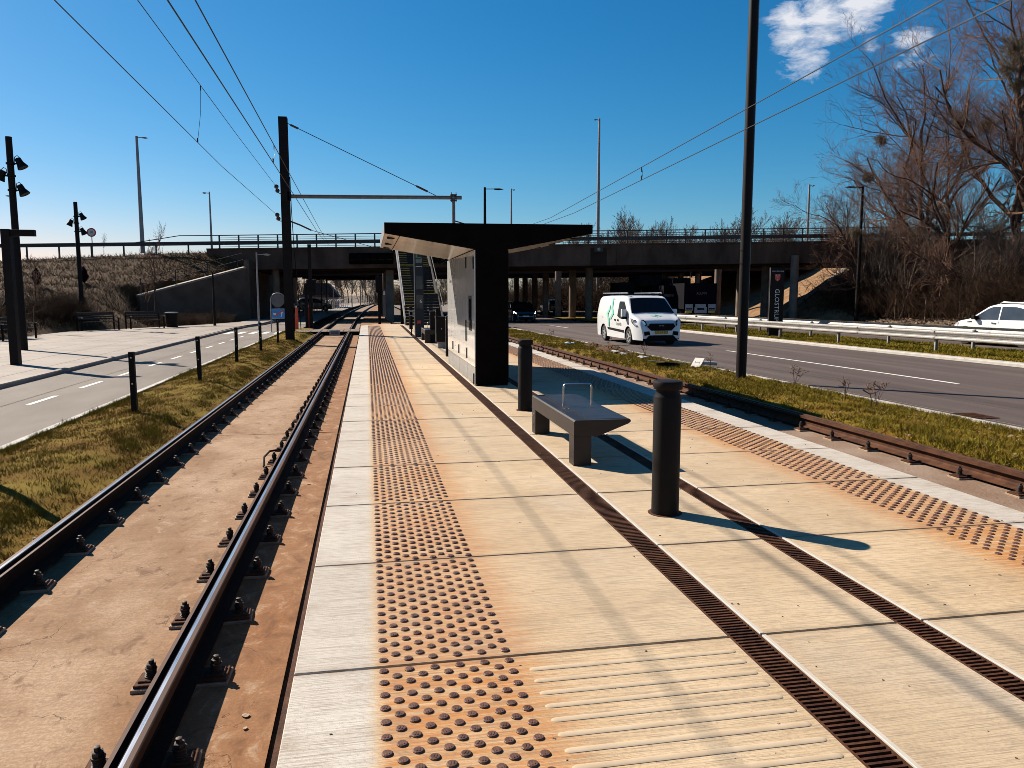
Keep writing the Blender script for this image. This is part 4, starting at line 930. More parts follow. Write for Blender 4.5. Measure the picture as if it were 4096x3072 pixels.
t = empty('track_signal', (-3.35, 48.0, zl(48) - .05), 0, 'dark double signal mast beside the crossing', 'signal')
MB().bx(-.10, .10, -.1, .1, 0, 5.0).build('mast_tube', 'mast_paint', t); MB().bx(-.34, -.18, -.08, .08, 0, 2.7).build('side_mast', 'mast_paint', t); MB().bx(-.22, .34, -.2, -.12, 2.0, 2.9, 0, .02).build('signal_head', 'black_paint', t)
for i in range(2): MB().lathe([(.08, 0), (.08, .1)], 10, (.1, -.2, 2.3 + .35 * i), 0, Matrix.Rotation(R(90), 3, 'X')).build('hood', 'black_paint', t)
t = empty('track_signal', (.78, 52.5, zl(52) - .1), 0, 'dark signal mast past the end of the platform', 'signal')
MB().bx(-.09, .09, -.09, .09, 0, 3.4).build('mast_tube', 'mast_paint', t); MB().bx(-.22, .22, -.2, -.1, 2.2, 3.3, 0, .03).build('signal_head', 'black_paint', t); MB().bx(.24, .42, -.1, 0, .6, 2.4).build('cabinet', 'sign_back', t); MB().bx(.26, .40, -.108, -.102, 2.05, 2.3).build('number_plate', 'letter_white', t)
# fallen sign debris on the verge
t = empty('fallen_sign', (8.25, 19.2, vergeR(8.25, 19.2) + .02), .5, 'broken white sign with arrow symbol lying on the right verge', 'debris')
MB().box((.25, -.25, .10), (.02, .30, .30), Matrix.Rotation(R(42), 3, 'Y')).build('panel', 'debris_white', t)
mr_ = Matrix.Rotation(R(42), 3, 'Y')
MB().box((.241, -.25, .107), (.004, .16, .014), mr_).box((.241, -.18, .107), (.004, .016, .07), mr_).box((.241, -.32, .107), (.004, .016, .07), mr_).build('arrow_mark', 'letter_black', t)
MB().tube([(.3, -.1, .1), (.75, -.5, .06)], .05, 8).build('broken_tube', 'debris_white', t, True)
MB().box((-.45, .2, .12), (.9, .55, .02), Matrix.Rotation(R(7), 3, 'Y')).build('grey_plate', 'sign_back', t); MB().box((-.4, .2, .05), (.5, .4, .08)).build('plate_foot', 'black_matt', t)
for i, (x, y, l, lab) in enumerate(((7.95, 24.0, .35, 'pale crumpled scrap in the verge near the van'), (7.9, 23.1, .25, 'small pale stone below the van on the verge'), (8.0, 21.6, .35, 'flat white scrap on the verge left of the broken sign'), (7.75, 29.0, .5, 'grey crumpled sheet lying further up the right verge'))):
    b = MB(); 
    for k in range(5): a = k * 1.3; b.box((math.cos(a) * l * .25, math.sin(a) * l * .25, .02 + .01 * (k % 3)), (l * .5, l * .3, .02), Matrix.Rotation(a * 2, 3, 'Z') @ Matrix.Rotation(.3 * math.sin(a * 3), 3, 'X'))
    o = b.build('litter_scrap', 'debris_white'); o.location = (x, y, vergeR(x, y) + .03); tag(o, lab, 'litter')
def heap(x, y, rx, ry, h, lab):
    b = MB(); n, m = 22, 10
    for j in range(m + 1):
        for i in range(n):
            a = 2 * math.pi * i / n; q = j / m; rr = 1 - q * q * .0; k = (1 - q)
            nzv = rng.uniform(.72, 1.25)
            b.v.append((rx * k * math.cos(a) * nzv, ry * k * math.sin(a) * nzv, h * (math.sin(q * 1.57)) * rng.uniform(.6, 1.2) - .04 * (j == 0)))
    for j in range(m):
        for i in range(n): i2 = (i + 1) % n; b.f.append((j * n + i, j * n + i2, (j + 1) * n + i2, (j + 1) * n + i)); b.m.append(0)
    o = b.build('soil_heap', 'bank_soil'); o.location = (x, y, vergeR(x, y)); tag(o, lab, 'soil')
heap(8.15, 24.9, .45, 1.6, .20, 'clump of dug brown soil on the verge below the van'); heap(8.3, 27.8, .35, 1.2, .15, 'smaller clump of dug soil farther up the verge')
def weed(x, y, h, lab):
    b = MB()
    for k in range(rng.integers(3, 7)):
        a = rng.uniform(0, 6.28); l = rng.uniform(.1, .35) * h; hh = h * rng.uniform(.6, 1)
        p = [(0, 0, 0), (math.cos(a) * l * .3, math.sin(a) * l * .3, hh * .5), (math.cos(a) * l, math.sin(a) * l, hh)]; b.tube(p, [.005, .004, .002], 4)
        for q in range(5):
            f = rng.uniform(.45, 1); c = Vector(p[1]).lerp(Vector(p[2]), f); b.tube([c, c + Vector((rng.normal(0, .05), rng.normal(0, .05), rng.uniform(.01, .08)))], [.004, .006], 4)
    o = b.build('dry_weed', 'twig'); o.location = (x, y, vergeR(x, y)); tag(o, lab, 'plant', 'dry weed stalks on the right verge')
for x, y, h, lab in ((7.9, 10.9, .45, 'dry forked weed in the foreground of the right verge'), (8.3, 12.2, .42, 'dry weed stalk left of the foreground clump'), (8.5, 14.2, .5, 'tall dry stalk by the kerb right of the pole'), (8.45, 18.0, .4, 'thin stalk by the kerb just left of the pole'), (8.4, 22.5, .45, 'dry stalk by the kerb below the van front'), (8.3, 26.0, .45, 'dry stalk beside the soil clump'), (7.6, 31.5, .5, 'dry stalk on the far part of the right verge'), (8.2, 11.2, .5, 'bushy dry weed near the right picture edge')): weed(x, y, h, lab)

# ------------------------------------------------------------------ overpass (local x across the view, local y away)
br = empty('road_bridge', (0, 0, 0), -YAW, 'grey concrete road overpass on round piers with steel railing', 'bridge')
bi = br.matrix_basis if False else Matrix.Rotation(-YAW, 4, 'Z')
binv = bi.inverted()
def w2b(x, y, z=0): return binv @ Vector((x, y, z))
def zd(s): return 5.485 + .0118 * s
D0, D1 = 62.5, 103.
DG0, DG1 = 73., 79.   # daylight gap between the two carriageways
def slopebox(b, s0, s1, y0, y1, za, zb_, mi=0):
    vs = []
    for s in (s0, s1):
        for y in (y0, y1):
            for z in (za, zb_): vs.append((s, y, zd(s) + z))
    b.add(vs, [(0, 1, 3, 2), (4, 6, 7, 5), (0, 4, 5, 1), (2, 3, 7, 6), (1, 5, 7, 3), (0, 2, 6, 4)], mi); return b
S0, S1 = -24.5, 62
for a, c in ((S0, -9.55), (-9.53, 8.4), (8.42, 30), (30.02, S1)): slopebox(MB(), a, c, D0, D0 + .45, -1.62, 0).build('fascia', 'bridge_concrete', br)
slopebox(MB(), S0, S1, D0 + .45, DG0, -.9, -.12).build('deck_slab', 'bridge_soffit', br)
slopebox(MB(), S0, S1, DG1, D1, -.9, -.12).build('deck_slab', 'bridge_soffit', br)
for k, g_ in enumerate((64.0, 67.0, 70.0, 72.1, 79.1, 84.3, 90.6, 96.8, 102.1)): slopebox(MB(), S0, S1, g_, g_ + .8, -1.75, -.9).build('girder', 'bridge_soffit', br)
slopebox(MB(), S0, S1, D0 - .06, D0 + .5, .0, .10).build('kerb_beam', 'bridge_concrete', br)
# railing
rt = MB()
for z, r_ in ((1.13, .035), (.93, .016), (.78, .016), (.22, .016)):
    bb = MB(); slopebox(bb, S0 + 1, S1, D0 + .15 - r_, D0 + .15 + r_, z - r_, z + r_); bb.build('handrail', 'railing_steel', br)
bb = MB(); slopebox(bb, S0 - 22, S1, D0 + .02, D0 + .05, .36, .66); slopebox(bb, S0 - 22, S1, D0 - .015, D0 + .02, .39, .48); slopebox(bb, S0 - 22, S1, D0 - .015, D0 + .02, .54, .63)
MB().add([(-34, D0 + .02, 4.35), (-24.5, D0 + .02, zd(-24.5) + .5), (-24.5, D0 + .02, zd(-24.5) + .8), (-34, D0 + .02, 4.65)], [(0, 1, 2, 3)])
bb.build('crash_beam', 'railing_steel', br)
pmr = MB().bx(-.05, .05, -.04, .06, .08, 1.12).bx(-.09, .09, -.1, .1, .08, .12).mesh('railing_post', 'railing_steel')
s = S0 + 1
while s < S1: put('railing_post', pmr, br, (s, D0 + .15, zd(s))); s += 1.56
pml = MB().bx(-.05, .05, -.04, .06, -.7, .62).mesh('railing_post', 'railing_steel')
for k in range(8): put('railing_post', pml, br, (S0 - 1.5 - k * 2.6, D0 + .12, zd(S0 - 1.5 - k * 2.6)))
MB().tube([(S0 + 1, D0 + .15, zd(S0) + 1.14), (S0 - 2.2, D0 + .15, zd(S0) + 1.12), (S0 - 6.5, D0 + .15, zd(S0) + .45)], .035, 6).build('end_rail', 'railing_steel', br)
# far side parapet
bb = MB(); slopebox(bb, S0 - 20, S1, D1 - .2, D1, .1, .75); bb.build('far_parapet', 'railing_steel', br)
bb = MB(); slopebox(bb, S0, S1, D1 - .3, D1, -1.6, .1); bb.build('far_fascia', 'bridge_concrete', br)
# piers: rows run along the road below
pier = MB().lathe([(.31, 0), (.31, 5.6)], 18).mesh('pier', 'pier_concrete', True)
def pier_row(x, ys, rad=1., sink=0.):
    for y in ys:
        p = w2b(x, y); o = put('pier', pier, br, (p.x, p.y, zr(y) - .3)); o.scale = (rad, rad, (zd(p.x) - 1.0 - zr(y) + .3) / 5.6)
pier_row(18.75, [64.2 + 5.5 * i for i in range(7)], 1.05)
pier_row(33.8, [57.2 + 4.6 * i for i in range(9)], 1.05)
for i in range(7):
    p = w2b(1.85, 65.2 + 6 * i); MB().bx(-.32, .32, -.35, .35, 0, zd(p.x) - 1.0 - zl(70) + .3).build('square_pier', 'pier_concrete', br, loc=(p.x, p.y, zl(70) - .3)).rotation_euler = (0, 0, YAW)
p = w2b(-7.4, 66.5); o = put('pier', pier, br, (p.x, p.y, zl(66) - .3)); o.scale = (1, 1, (zd(p.x) - 1.0 - zl(66) + .3) / 5.6)
# pier collar lit at the foot, drain box on the fascia, six barrel housings
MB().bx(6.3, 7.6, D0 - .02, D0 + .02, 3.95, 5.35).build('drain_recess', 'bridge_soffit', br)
MB().bx(6.6, 7.3, D0 - .10, D0 - .022, 5.0, 5.45).build('lamp_bracket', 'railing_steel', br)
MB().lathe([(.14, 0), (.14, .06), (.09, .08)], 12, (6.95, D0 - .10, 5.22), 0, Matrix.Rotation(R(90), 3, 'X')).build('bracket_disc', 'lamp_grey', br)
def barrel(sx):
    z0 = zd(sx)
    pr = [(D0 - .02, z0 - 1.30), (D0 - .30, z0 - 1.25), (D0 - .42, z0 - .95), (D0 - .40, z0 - .62), (D0 - .25, z0 - .45), (D0 - .02, z0 - .42)]
    o = MB().prism(pr, sx - .27, sx + .27, 'x').build('protection_cage', 'black_matt', br)
    MB().bx(sx - .26, sx + .26, D0 - .36, D0 - .02, z0 - .435, z0 - .412).bx(sx - .24, sx + .24, D0 - .435, D0 - .41, z0 - .99, z0 - .965).build('cage_rim', 'bridge_concrete', o)
for i in range(6): barrel(-12.75 + .585 * i)
for i in range(4): barrel(-6.0 + .70 * i)
gt = text('KCNZ', .5, 'graffiti', br, (w2b(18.75, 64.2).x + .05, w2b(18.75, 64.2).y - .34, 1.55), (R(90), R(-90), 0), .002); gt.name = 'graffiti'
# left abutment: side wall under the deck, wing wall stepping down to the plaza
a0 = w2b(-8.95, 62.9); a1 = w2b(-8.95, 104)
wv = MB(); wv.add([(a0.x - .4, a0.y, -.8), (a0.x, a0.y, -.8), (a1.x, a1.y, -.8), (a1.x - .4, a1.y, -.8), (a0.x - .4, a0.y, 4.3), (a0.x, a0.y, 4.3), (a1.x, a1.y, 4.3), (a1.x - .4, a1.y, 4.3)], [(0, 1, 5, 4), (1, 2, 6, 5), (2, 3, 7, 6), (3, 0, 4, 7), (4, 5, 6, 7), (3, 2, 1, 0)]); wv.build('abutment_wall', 'wall_concrete', br)
def wall_piece(z0a, z1a, z0b, z1b, th, out=0.):
    A, B = Vector((-25.5, 53.0, 0)), Vector((-20.6, 60.2, 0)); n_ = Vector((B.y - A.y, -(B.x - A.x), 0)).normalized()
    vs = []
    for P_, za, zb_ in ((A, z0a, z1a), (B, z0b, z1b)):
        for o_ in (out, -th):
            for z in (za, zb_): q = P_ + n_ * o_; vs.append((q.x, q.y, z))
    return MB().add(vs, [(0, 1, 3, 2), (4, 6, 7, 5), (0, 4, 5, 1), (2, 3, 7, 6), (1, 5, 7, 3), (0, 2, 6, 4)])
wall_piece(-.8, 1.5, -.8, 3.65, .4).build('wing_wall', 'wall_concrete', br)
wall_piece(1.503, 1.63, 3.653, 3.78, .46, .06).build('coping', 'coping', br)
for k in range(4):
    f = .04 + k * .3; s_, d_ = -25.5 + 4.9 * f - .2, 53 + 7.2 * f; zc = 1.6 + 2.15 * f; MB().bx(s_ - .03, s_ + .03, d_ - .03, d_ + .03, zc - .05, zc + 1.05).build('wall_rail_post', 'railing_steel', br)
for dz in (.55, 1.05): MB().tube([(-25.7, 53, 1.6 + dz), (-20.8, 60.2, 3.75 + dz)], .03, 6).build('wall_handrail', 'railing_steel', br)
# ------------------------------------------------------------------ stairs up to the overpass
st = empty('bridge_stairs', (0, 0, 0), 0, 'dark steel stairs with yellow step edges rising to the overpass', 'stairs')
xs0, xs1 = 2.02, 3.95; y = 41.6; z = 0.
mat_steps = []
for fl in range(3):
    for i in range(11):
        z += .157; sp = MB().bx(xs0, xs1, y, y + .30, z - .157, z - .02).build('step', 'stair_dark', st)
        if i == 10 or (i == 0 and fl): MB().bx(xs0, xs1, y - .012, y + .03, z - .045, z - .012).build('nosing', 'yellow_edge', sp)
        else:
            MB().bx(xs0, xs0 + .62, y - .012, y + .03, z - .045, z - .012).build('nosing', 'yellow_edge', sp)
            if fl == 2: MB().bx(xs1 - .75, xs1, y - .012, y + .03, z - .045, z - .012).build('nosing', 'yellow_edge', sp)
        y += .30
    if fl < 2: MB().bx(xs0, xs1, y, y + 1.5, z - .1, z - .02).build('landing', 'stair_dark', st); y += 1.5
MB().bx(xs0, xs1, y, 63.6, z - .15, z - .02).build('top_landing', 'stair_dark', st)
ytop = y
for xx, mt_ in ((xs0 - .06, 'lamp_grey'), (xs1 + .06, 'stair_dark')):
    b = MB(); b.add([(xx - .03, 41.5, 0), (xx - .03, ytop, z - .1), (xx - .03, ytop, z + .40), (xx - .03, 41.5, .40), (xx + .03, 41.5, 0), (xx + .03, ytop, z - .1), (xx + .03, ytop, z + .40), (xx + .03, 41.5, .40)], [(0, 1, 2, 3), (7, 6, 5, 4), (0, 1, 5, 4), (1, 2, 6, 5), (2, 3, 7, 6), (3, 0, 4, 7)]); b.build('side_panel', mt_, st)
    MB().tube([(xx, 41.5, 1.05), (xx, ytop, z + 1.05)], .025, 6).build('handrail', 'grey_tube' if xx < 3 else 'stair_dark', st)
for yy, zz in ((46.5, 1.6), (51, 3.3)): MB().bx(xs0 + .1, xs0 + .3, yy, yy + .2, -.3, zz).bx(xs1 - .3, xs1 - .1, yy, yy + .2, -.3, zz).build('support', 'mast_paint', st)
b = MB().bx(2.62, 3.35, 42.2, 42.26, .3, 4.9); 
# ------------------------------------------------------------------ round speed sign on the bank
t = empty('speed_sign', (-22.4, 70.2, 4.9), 0, 'round speed limit sign on the crest of the left embankment', 'sign')
MB().tube([(0, 0, -.4), (0, 0, 1.5)], .035, 6).build('post_bar', 'grey_tube', t); dm = Matrix.Rotation(R(90), 3, 'X')
MB().lathe([(.36, -.01), (.37, .0), (.36, .01)], 24, (0, -.03, 1.85), 0, dm).build('red_ring', 'sign_red', t); MB().lathe([(.27, -.006), (.27, .006)], 24, (0, -.05, 1.85), 0, dm).build('face', 'letter_white', t); text('50', .26, 'letter_black', t, (0, -.06, 1.85), (R(90), 0, 0))

# ------------------------------------------------------------------ welcome pillar
t = empty('town_pillar', (18.62, 33.0, zr(33)), R(-6), 'dark welcome pillar lettered GLOSTRUP with red crest behind the guardrail', 'sign')
zt_ = 2.87 - zr(33)
MB().bx(-.33, .33, -.09, .09, -.2, zt_, 0, .006).build('body', 'black_paint', t)
MB().bx(-.342, -.332, -.085, -.06, 0, zt_).build('edge_strip', 'grey_tube', t)
text('GLOSTRUP', .30, 'letter_white', t, (.0, -.093, zt_ - 1.72), (R(90), R(90), 0), .002, 1.02)
text('VELKOMMEN', .075, 'letter_white', t, (.0, -.093, zt_ - .17), (R(90), 0, 0), .002, 1.35)
cr = MB().prism([(-.13, zt_ - .30), (.13, zt_ - .30), (.13, zt_ - .48), (.08, zt_ - .58), (0, zt_ - .63), (-.08, zt_ - .58), (-.13, zt_ - .48)], -.096, -.092).build('crest', 'sign_red', t)
MB().prism([(-.11, zt_ - .32), (-.05, zt_ - .32), (-.03, zt_ - .40), (-.08, zt_ - .38)], -.099, -.0965).prism([(.11, zt_ - .32), (.05, zt_ - .32), (.03, zt_ - .40), (.08, zt_ - .38)], -.099, -.0965).prism([(0, zt_ - .50), (.045, zt_ - .54), (0, zt_ - .60), (-.045, zt_ - .54)], -.099, -.0965).build('crest_mark', 'crest_pale', cr)
MB().lathe([(.042, 0), (.042, .003)], 12, (0, -.0965, zt_ - .435), 0, Matrix.Rotation(R(90), 3, 'X')).build('crest_disc', 'crest_gold', cr)

# ------------------------------------------------------------------ vehicles
class Car:
    """lofted shell: stations along a side profile, cross sections with tumblehome; x forward, y left"""
    def __init__(s, top, W, belt, tumble, wheels, rw, arch, zb=.2, front_round=.25, rear_round=.1, crown=.03, edge=.09):
        s.W, s.belt, s.tumble, s.wheels, s.rw, s.arch, s.zb, s.crown, s.edge = W, belt, tumble, wheels, rw, arch, zb, crown, edge
        s.fr, s.rr = front_round, rear_round
        P = []
        for (a, c) in zip(top[:-1], top[1:]):
            L = math.hypot(c[0] - a[0], c[1] - a[1]); k = max(1, int(L / .05))
            for i in range(k): P.append((a[0] + (c[0] - a[0]) * i / k, a[1] + (c[1] - a[1]) * i / k))
        P.append(top[-1])
        # smooth the profile a little
        for _ in range(2):
            P = [P[0]] + [((P[i - 1][0] + 2 * P[i][0] + P[i + 1][0]) / 4, (P[i - 1][1] + 2 * P[i][1] + P[i + 1][1]) / 4) for i in range(1, len(P) - 1)] + [P[-1]]
        s.P = P; s.x0 = min(p[0] for p in P); s.x1 = max(p[0] for p in P)
    def hw(s, x, z):
        k = s.W / 2
        f = max(0, (x - (s.x1 - .75)) / .75); r = max(0, ((s.x0 + .5) - x) / .5)
        k *= 1 - s.fr * f ** 2.2 - s.rr * r ** 2.2
        if z > s.belt: k *= 1 - s.tumble * ((z - s.belt) / .9) ** 1.25
        else: k *= 1 - .05 * ((s.belt - z) / s.belt) ** 2
        return k
    def bot(s, x):
        z = s.zb
        for xw in s.wheels:
            d = abs(x - xw)
            if d < s.arch: z = max(z, s.rw + math.sqrt(s.arch ** 2 - d * d))
        return z
    def section(s, x, zt):
        zb = min(s.bot(x), zt - .02); e = min(s.edge, (zt - zb) * .5); out = []
        for i in range(9):
            z = zb + (zt - e - zb) * i / 8; out.append((s.hw(x, z), z))
        h0 = out[-1][0]
        for a in (25, 50, 72): out.append((h0 - e * 1.1 * (1 - math.cos(R(a))), zt - e + e * math.sin(R(a)) * .97))
        h1 = h0 - e * 1.1
        for t in (.98, .7, .4): out.append((h1 * t, zt - s.crown * t * t * .6 + s.crown * .2))
        return out
    def body(s, name, mat, parent):
        b = MB(); secs = [s.section(x, z) for x, z in s.P]; n = len(secs[0]) * 2
        for (x, _), sec in zip(s.P, secs):
            b.v += [(x, y, z) for y, z in sec] + [(x, -y, z) for y, z in sec[::-1]]
        for i in range(len(secs) - 1):
            for k in range(n - 1): b.f.append((i * n + k, i * n + k + 1, (i + 1) * n + k + 1, (i + 1) * n + k)); b.m.append(0)
        return b.build(name, mat, parent, True)
    def side(s, poly, name, mat, parent, sgn=1, off=.006):
        """flat piece laid on the body side, outline in (x,z)"""
        b = MB(); n = len(poly); b.v = [(x, sgn * (s.hw(x, z) + off), z) for x, z in poly] + [(x, sgn * (s.hw(x, z) - .03), z) for x, z in poly]
        b.f = [tuple(range(n))] + [(i, (i + 1) % n, n + (i + 1) % n, n + i) for i in range(n)]; b.m = [0] * (n + 1)
        return b.build(name, mat, parent)
    def top_patch(s, za, zb_, xa, xb, t0, t1, name, mat, parent, off=.008):
        """patch over the profile between x = xa and xb, width factors t0 (first) to t1 (last)"""
        idx = [i for i, (x, z) in enumerate(s.P) if xa <= x <= xb and za <= z <= zb_]; b = MB(); m = 9
        for q, i in enumerate(idx):
            x, zt = s.P[i]; j = min(i + 1, len(s.P) - 1); h = max(i - 1, 0); tx, tz = s.P[j][0] - s.P[h][0], s.P[j][1] - s.P[h][1]; L = math.hypot(tx, tz) or 1
            nx, nz_ = -tz / L, tx / L
            if nz_ < 0: nx, nz_ = -nx, -nz_
            f = q / max(1, len(idx) - 1); h1 = s.section(x, zt)[8][0] - s.edge * .6; t = t0 + (t1 - t0) * f
            for k in range(m):
                u = (-1 + 2 * k / (m - 1)) * t; b.v.append((x + nx * off, h1 * u, zt - s.crown * u * u * .6 + s.crown * .2 + nz_ * off))
        for q in range(len(idx) - 1):
            for k in range(m - 1): b.f.append((q * m + k, q * m + k + 1, (q + 1) * m + k + 1, (q + 1) * m + k)); b.m.append(0)
        return b.build(name, mat, parent, True)
def wheel(t, x, y, r, wd, sgn, spokes=7, rimmat='rim'):
    q = empty('wheel'); q.parent = t; q.location = (x, y, r); rot = Matrix.Rotation(R(-90 * sgn), 3, 'X')
    # axis along y, +z of the lathe pointing outwards
    MB().lathe([(r * .62, -wd * .5), (r * .93, -wd * .5), (r, -wd * .38), (r, wd * .38), (r * .93, wd * .5), (r * .66, wd * .5), (r * .64, wd * .35)], 26, (0, 0, 0), 0, rot).build('tyre', 'tyre', q, True)
    MB().lathe([(r * .66, wd * .30), (r * .66, wd * .46), (r * .60, wd * .47), (r * .58, wd * .30)], 26, (0, 0, 0), 0, rot).build('rim', rimmat, q, True)
    b = MB(); b.lathe([(r * .17, wd * .28), (r * .17, wd * .44), (r * .1, wd * .46)], 12, (0, 0, 0), 0, rot)
    for k in range(spokes):
        a = 2 * math.pi * k / spokes; m = rot @ Matrix.Rotation(a, 3, 'Z'); b.box(m @ Vector((r * .37, 0, wd * .36)), (r * .50, r * .17, wd * .14), m)
    b.build('spokes', rimmat, q); MB().lathe([(r * .60, wd * .20), (r * .60, wd * .24)], 20, (0, 0, 0), 0, rot).build('hub_shade', 'plastic_black', q)
def place(t, x, y, z, heading): # heading: direction of travel angle from +X
    t.location = (x, y, z); t.rotation_euler = (0, 0, heading)
# ---- van
vt = [(-2.47, .42), (-2.49, .95), (-2.46, 1.5), (-2.38, 1.84), (-2.22, 1.93), (-1.2, 1.965), (.3, 1.97), (.75, 1.945), (.95, 1.89), (1.62, 1.28), (1.72, 1.205), (2.12, 1.10), (2.32, 1.0), (2.43, .82), (2.485, .62), (2.49, .30)]
V = Car(vt, 1.96, 1.05, .16, (-1.52, 1.42), .335, .405, .22, .20, .05, .05, .13)
t = empty('delivery_van', (0, 0, 0), 0, 'white delivery van with green star logo driving on the main road', 'van')
van = t
V.body('body', 'car_white', t); MB().bx(-2.3, 2.3, -.84, .84, .24, .82).build('underbody', 'plastic_black', t)
V.top_patch(1.27, 1.88, .9, 1.64, .93, 1.02, 'windscreen', 'glass_dark', t)
for sg in (1, -1):
    V.side([(.20, 1.12), (.20, 1.66), (.26, 1.72), (.72, 1.72), (.84, 1.64), (1.30, 1.24), (1.32, 1.15), (1.1, 1.06), (.5, 1.03)], 'side_window', 'glass_side', t, sg, .012)
    V.side([(-1.02, .62), (.95, .56), (1.0, .46), (-.92, .53)], 'side_moulding', 'plastic_black', t, sg, .014)
    V.side([(-2.42, 1.06), (-1.55, 1.03), (-1.55, 1.005), (-2.42, 1.03)], 'door_track', 'plastic_black', t, sg)
    for xx in (-.05, .28): V.side([(xx - .09, .98), (xx + .07, .98), (xx + .08, .93), (xx, .90), (xx - .08, .93)], 'door_handle', 'plastic_black', t, sg, .02)
    m = empty('mirror'); m.parent = t; m.location = (1.22, sg * 1.02, 1.12)
    MB().bx(-.06, .06, -sg * .02, sg * .17, .0, .30, 0, .02).build('mirror_shell', 'car_white', m); MB().bx(-.07, .09, -sg * .10, sg * .16, -.10, -.003).build('mirror_arm', 'plastic_black', m)
    def lens(pts, name, m_, par, k):
        q = MB(); q.v = [(x + .01 * k, sg * (y if y else V.hw(x, z) + .010 * k), z + .004 * k) for x, y, z in pts]; q.f = [tuple(range(len(pts)))]; q.m = [0]; c_ = q.build(name, m_, par)
        return c_
    lens([(1.74, 0, 1.06), (2.05, 0, .99), (2.30, .70, 1.015), (2.40, .62, .93), (2.455, .60, .80), (2.36, .74, .72), (2.14, 0, .74), (1.86, 0, .88)], 'headlight_bezel', 'plastic_black', t, 3.2)
    lens([(1.82, 0, 1.02), (2.06, 0, .96), (2.30, .72, .97), (2.41, .66, .88), (2.44, .64, .81), (2.34, .76, .76), (2.15, 0, .79), (1.92, 0, .91)], 'headlight', 'lamp_glass', t, 4.4)
    MB().prism([(sg * .46, .44), (sg * .70, .40), (sg * .72, .56), (sg * .50, .58)], 2.40, 2.494, 'x').build('fog_lamp', 'plastic_black', t)
    # logo star on the side
    V.side([(-.64, 1.84), (-.54, 1.84), (-.48, 1.46), (-.24, 1.20), (-.58, .94), (-.60, 1.06), (-.46, 1.22), (-.64, 1.42)], 'logo', 'logo_green', t, sg, .024)
    V.side([(-.78, 1.56), (-.78, 1.34), (-.92, 1.18), (-.76, 1.02), (-.72, .66), (-.86, .66), (-.92, .98), (-1.14, 1.18), (-.92, 1.38)], 'logo', 'logo_green', t, sg, .024)
    me = text_mesh('bravida', .20, 'logo_dark', .001); ob = put('lettering', me, t)
    for v in me.vertices:
        x = .40 + (v.co.x if sg < 0 else -v.co.x) * (-1 if sg > 0 else 1) * (1 if sg > 0 else 1); z = .80 + v.co.y; v.co = (x if sg < 0 else .40 - v.co.x, sg * (V.hw(.4, z) + .016), z)
    V.side([(-2.30, 1.86 - .06), (-.35, 1.80), (-.35, 1.79), (-2.30, 1.79)], 'panel_seam', 'base_grey', t, sg, .002)
    V.side([(-.36, 1.80), (-.34, 1.80), (-.34, .45), (-.36, .45)], 'door_seam', 'base_grey', t, sg, .002)
    V.side([(.14, 1.78), (.155, 1.78), (.155, .45), (.14, .45)], 'door_seam', 'base_grey', t, sg, .002)
    for xw in V.wheels: wheel(t, xw, sg * .84, .335, .215, sg, 5)
MB().prism([(-.58, .76), (-.50, .88), (.50, .88), (.58, .76), (.42, .60), (-.42, .60)], 2.455, 2.503, 'x').build('grille', 'plastic_black', t)
MB().prism([(-.72, .20), (-.50, .42), (.50, .42), (.72, .20)], 2.44, 2.505, 'x').build('bumper_intake', 'plastic_black', t)
pl = MB().bx(2.494, 2.512, -.27, .27, .47, .585).build('number_plate', 'plate_yellow', t)
me = text_mesh('DD 53 137', .115, 'letter_black', .001); o = put('plate_text', me, pl, (2.514, 0, .527)); o.rotation_euler = (R(90), 0, R(90))
me = text_mesh('FORD', .055, 'letter_white', .001, spacing=1.8); o = put('grille_text', me, t, (2.506, 0, .79)); o.rotation_euler = (R(90), 0, R(90))
o = V.top_patch(1.09, 1.19, 1.76, 2.14, .0, .0, 'bonnet_mark', 'logo_green', t) if False else None
hb = MB(); 
for pts in ([(.30, .02), (.12, .10), (.02, .30), (-.06, .12), (.02, .10), (.10, .02)], [(-.30, -.02), (-.12, -.10), (-.02, -.30), (.06, -.12), (-.02, -.10), (-.10, -.02)], [(-.30, .0), (-.14, .12), (-.04, .2), (-.1, .06), (-.14, .0)], [(.30, 0), (.14, -.12), (.04, -.2), (.1, -.06), (.14, 0)]):
    hb.add([(1.93 - q * .55, p, 1.166 + q * .55 * .26 + .006) for p, q in pts], [tuple(range(len(pts)))])
hb.build('bonnet_mark', 'logo_green', t)
for sg in (1, -1): MB().tube([(-2.25, sg * .74, 2.05), (.72, sg * .74, 2.06)], .028, 6).build('roof_bar', 'steel', t)
for xx in (-1.9, -1.1, -.3, .5): MB().bx(xx - .03, xx + .03, -.72, .72, 1.98, 2.05).build('rack_cross_bar', 'plastic_black', t)
MB().tube([(.62, -.05, 1.96), (.42, -.05, 2.22)], .008, 5).build('aerial', 'plastic_black', t)
MB().bx(2.0, 2.35, -.6, .6, .24, .5).build('lower_shade', 'plastic_black', t)
place(t, 11.18, 30.98, zr(31) - .04, R(-88.0))
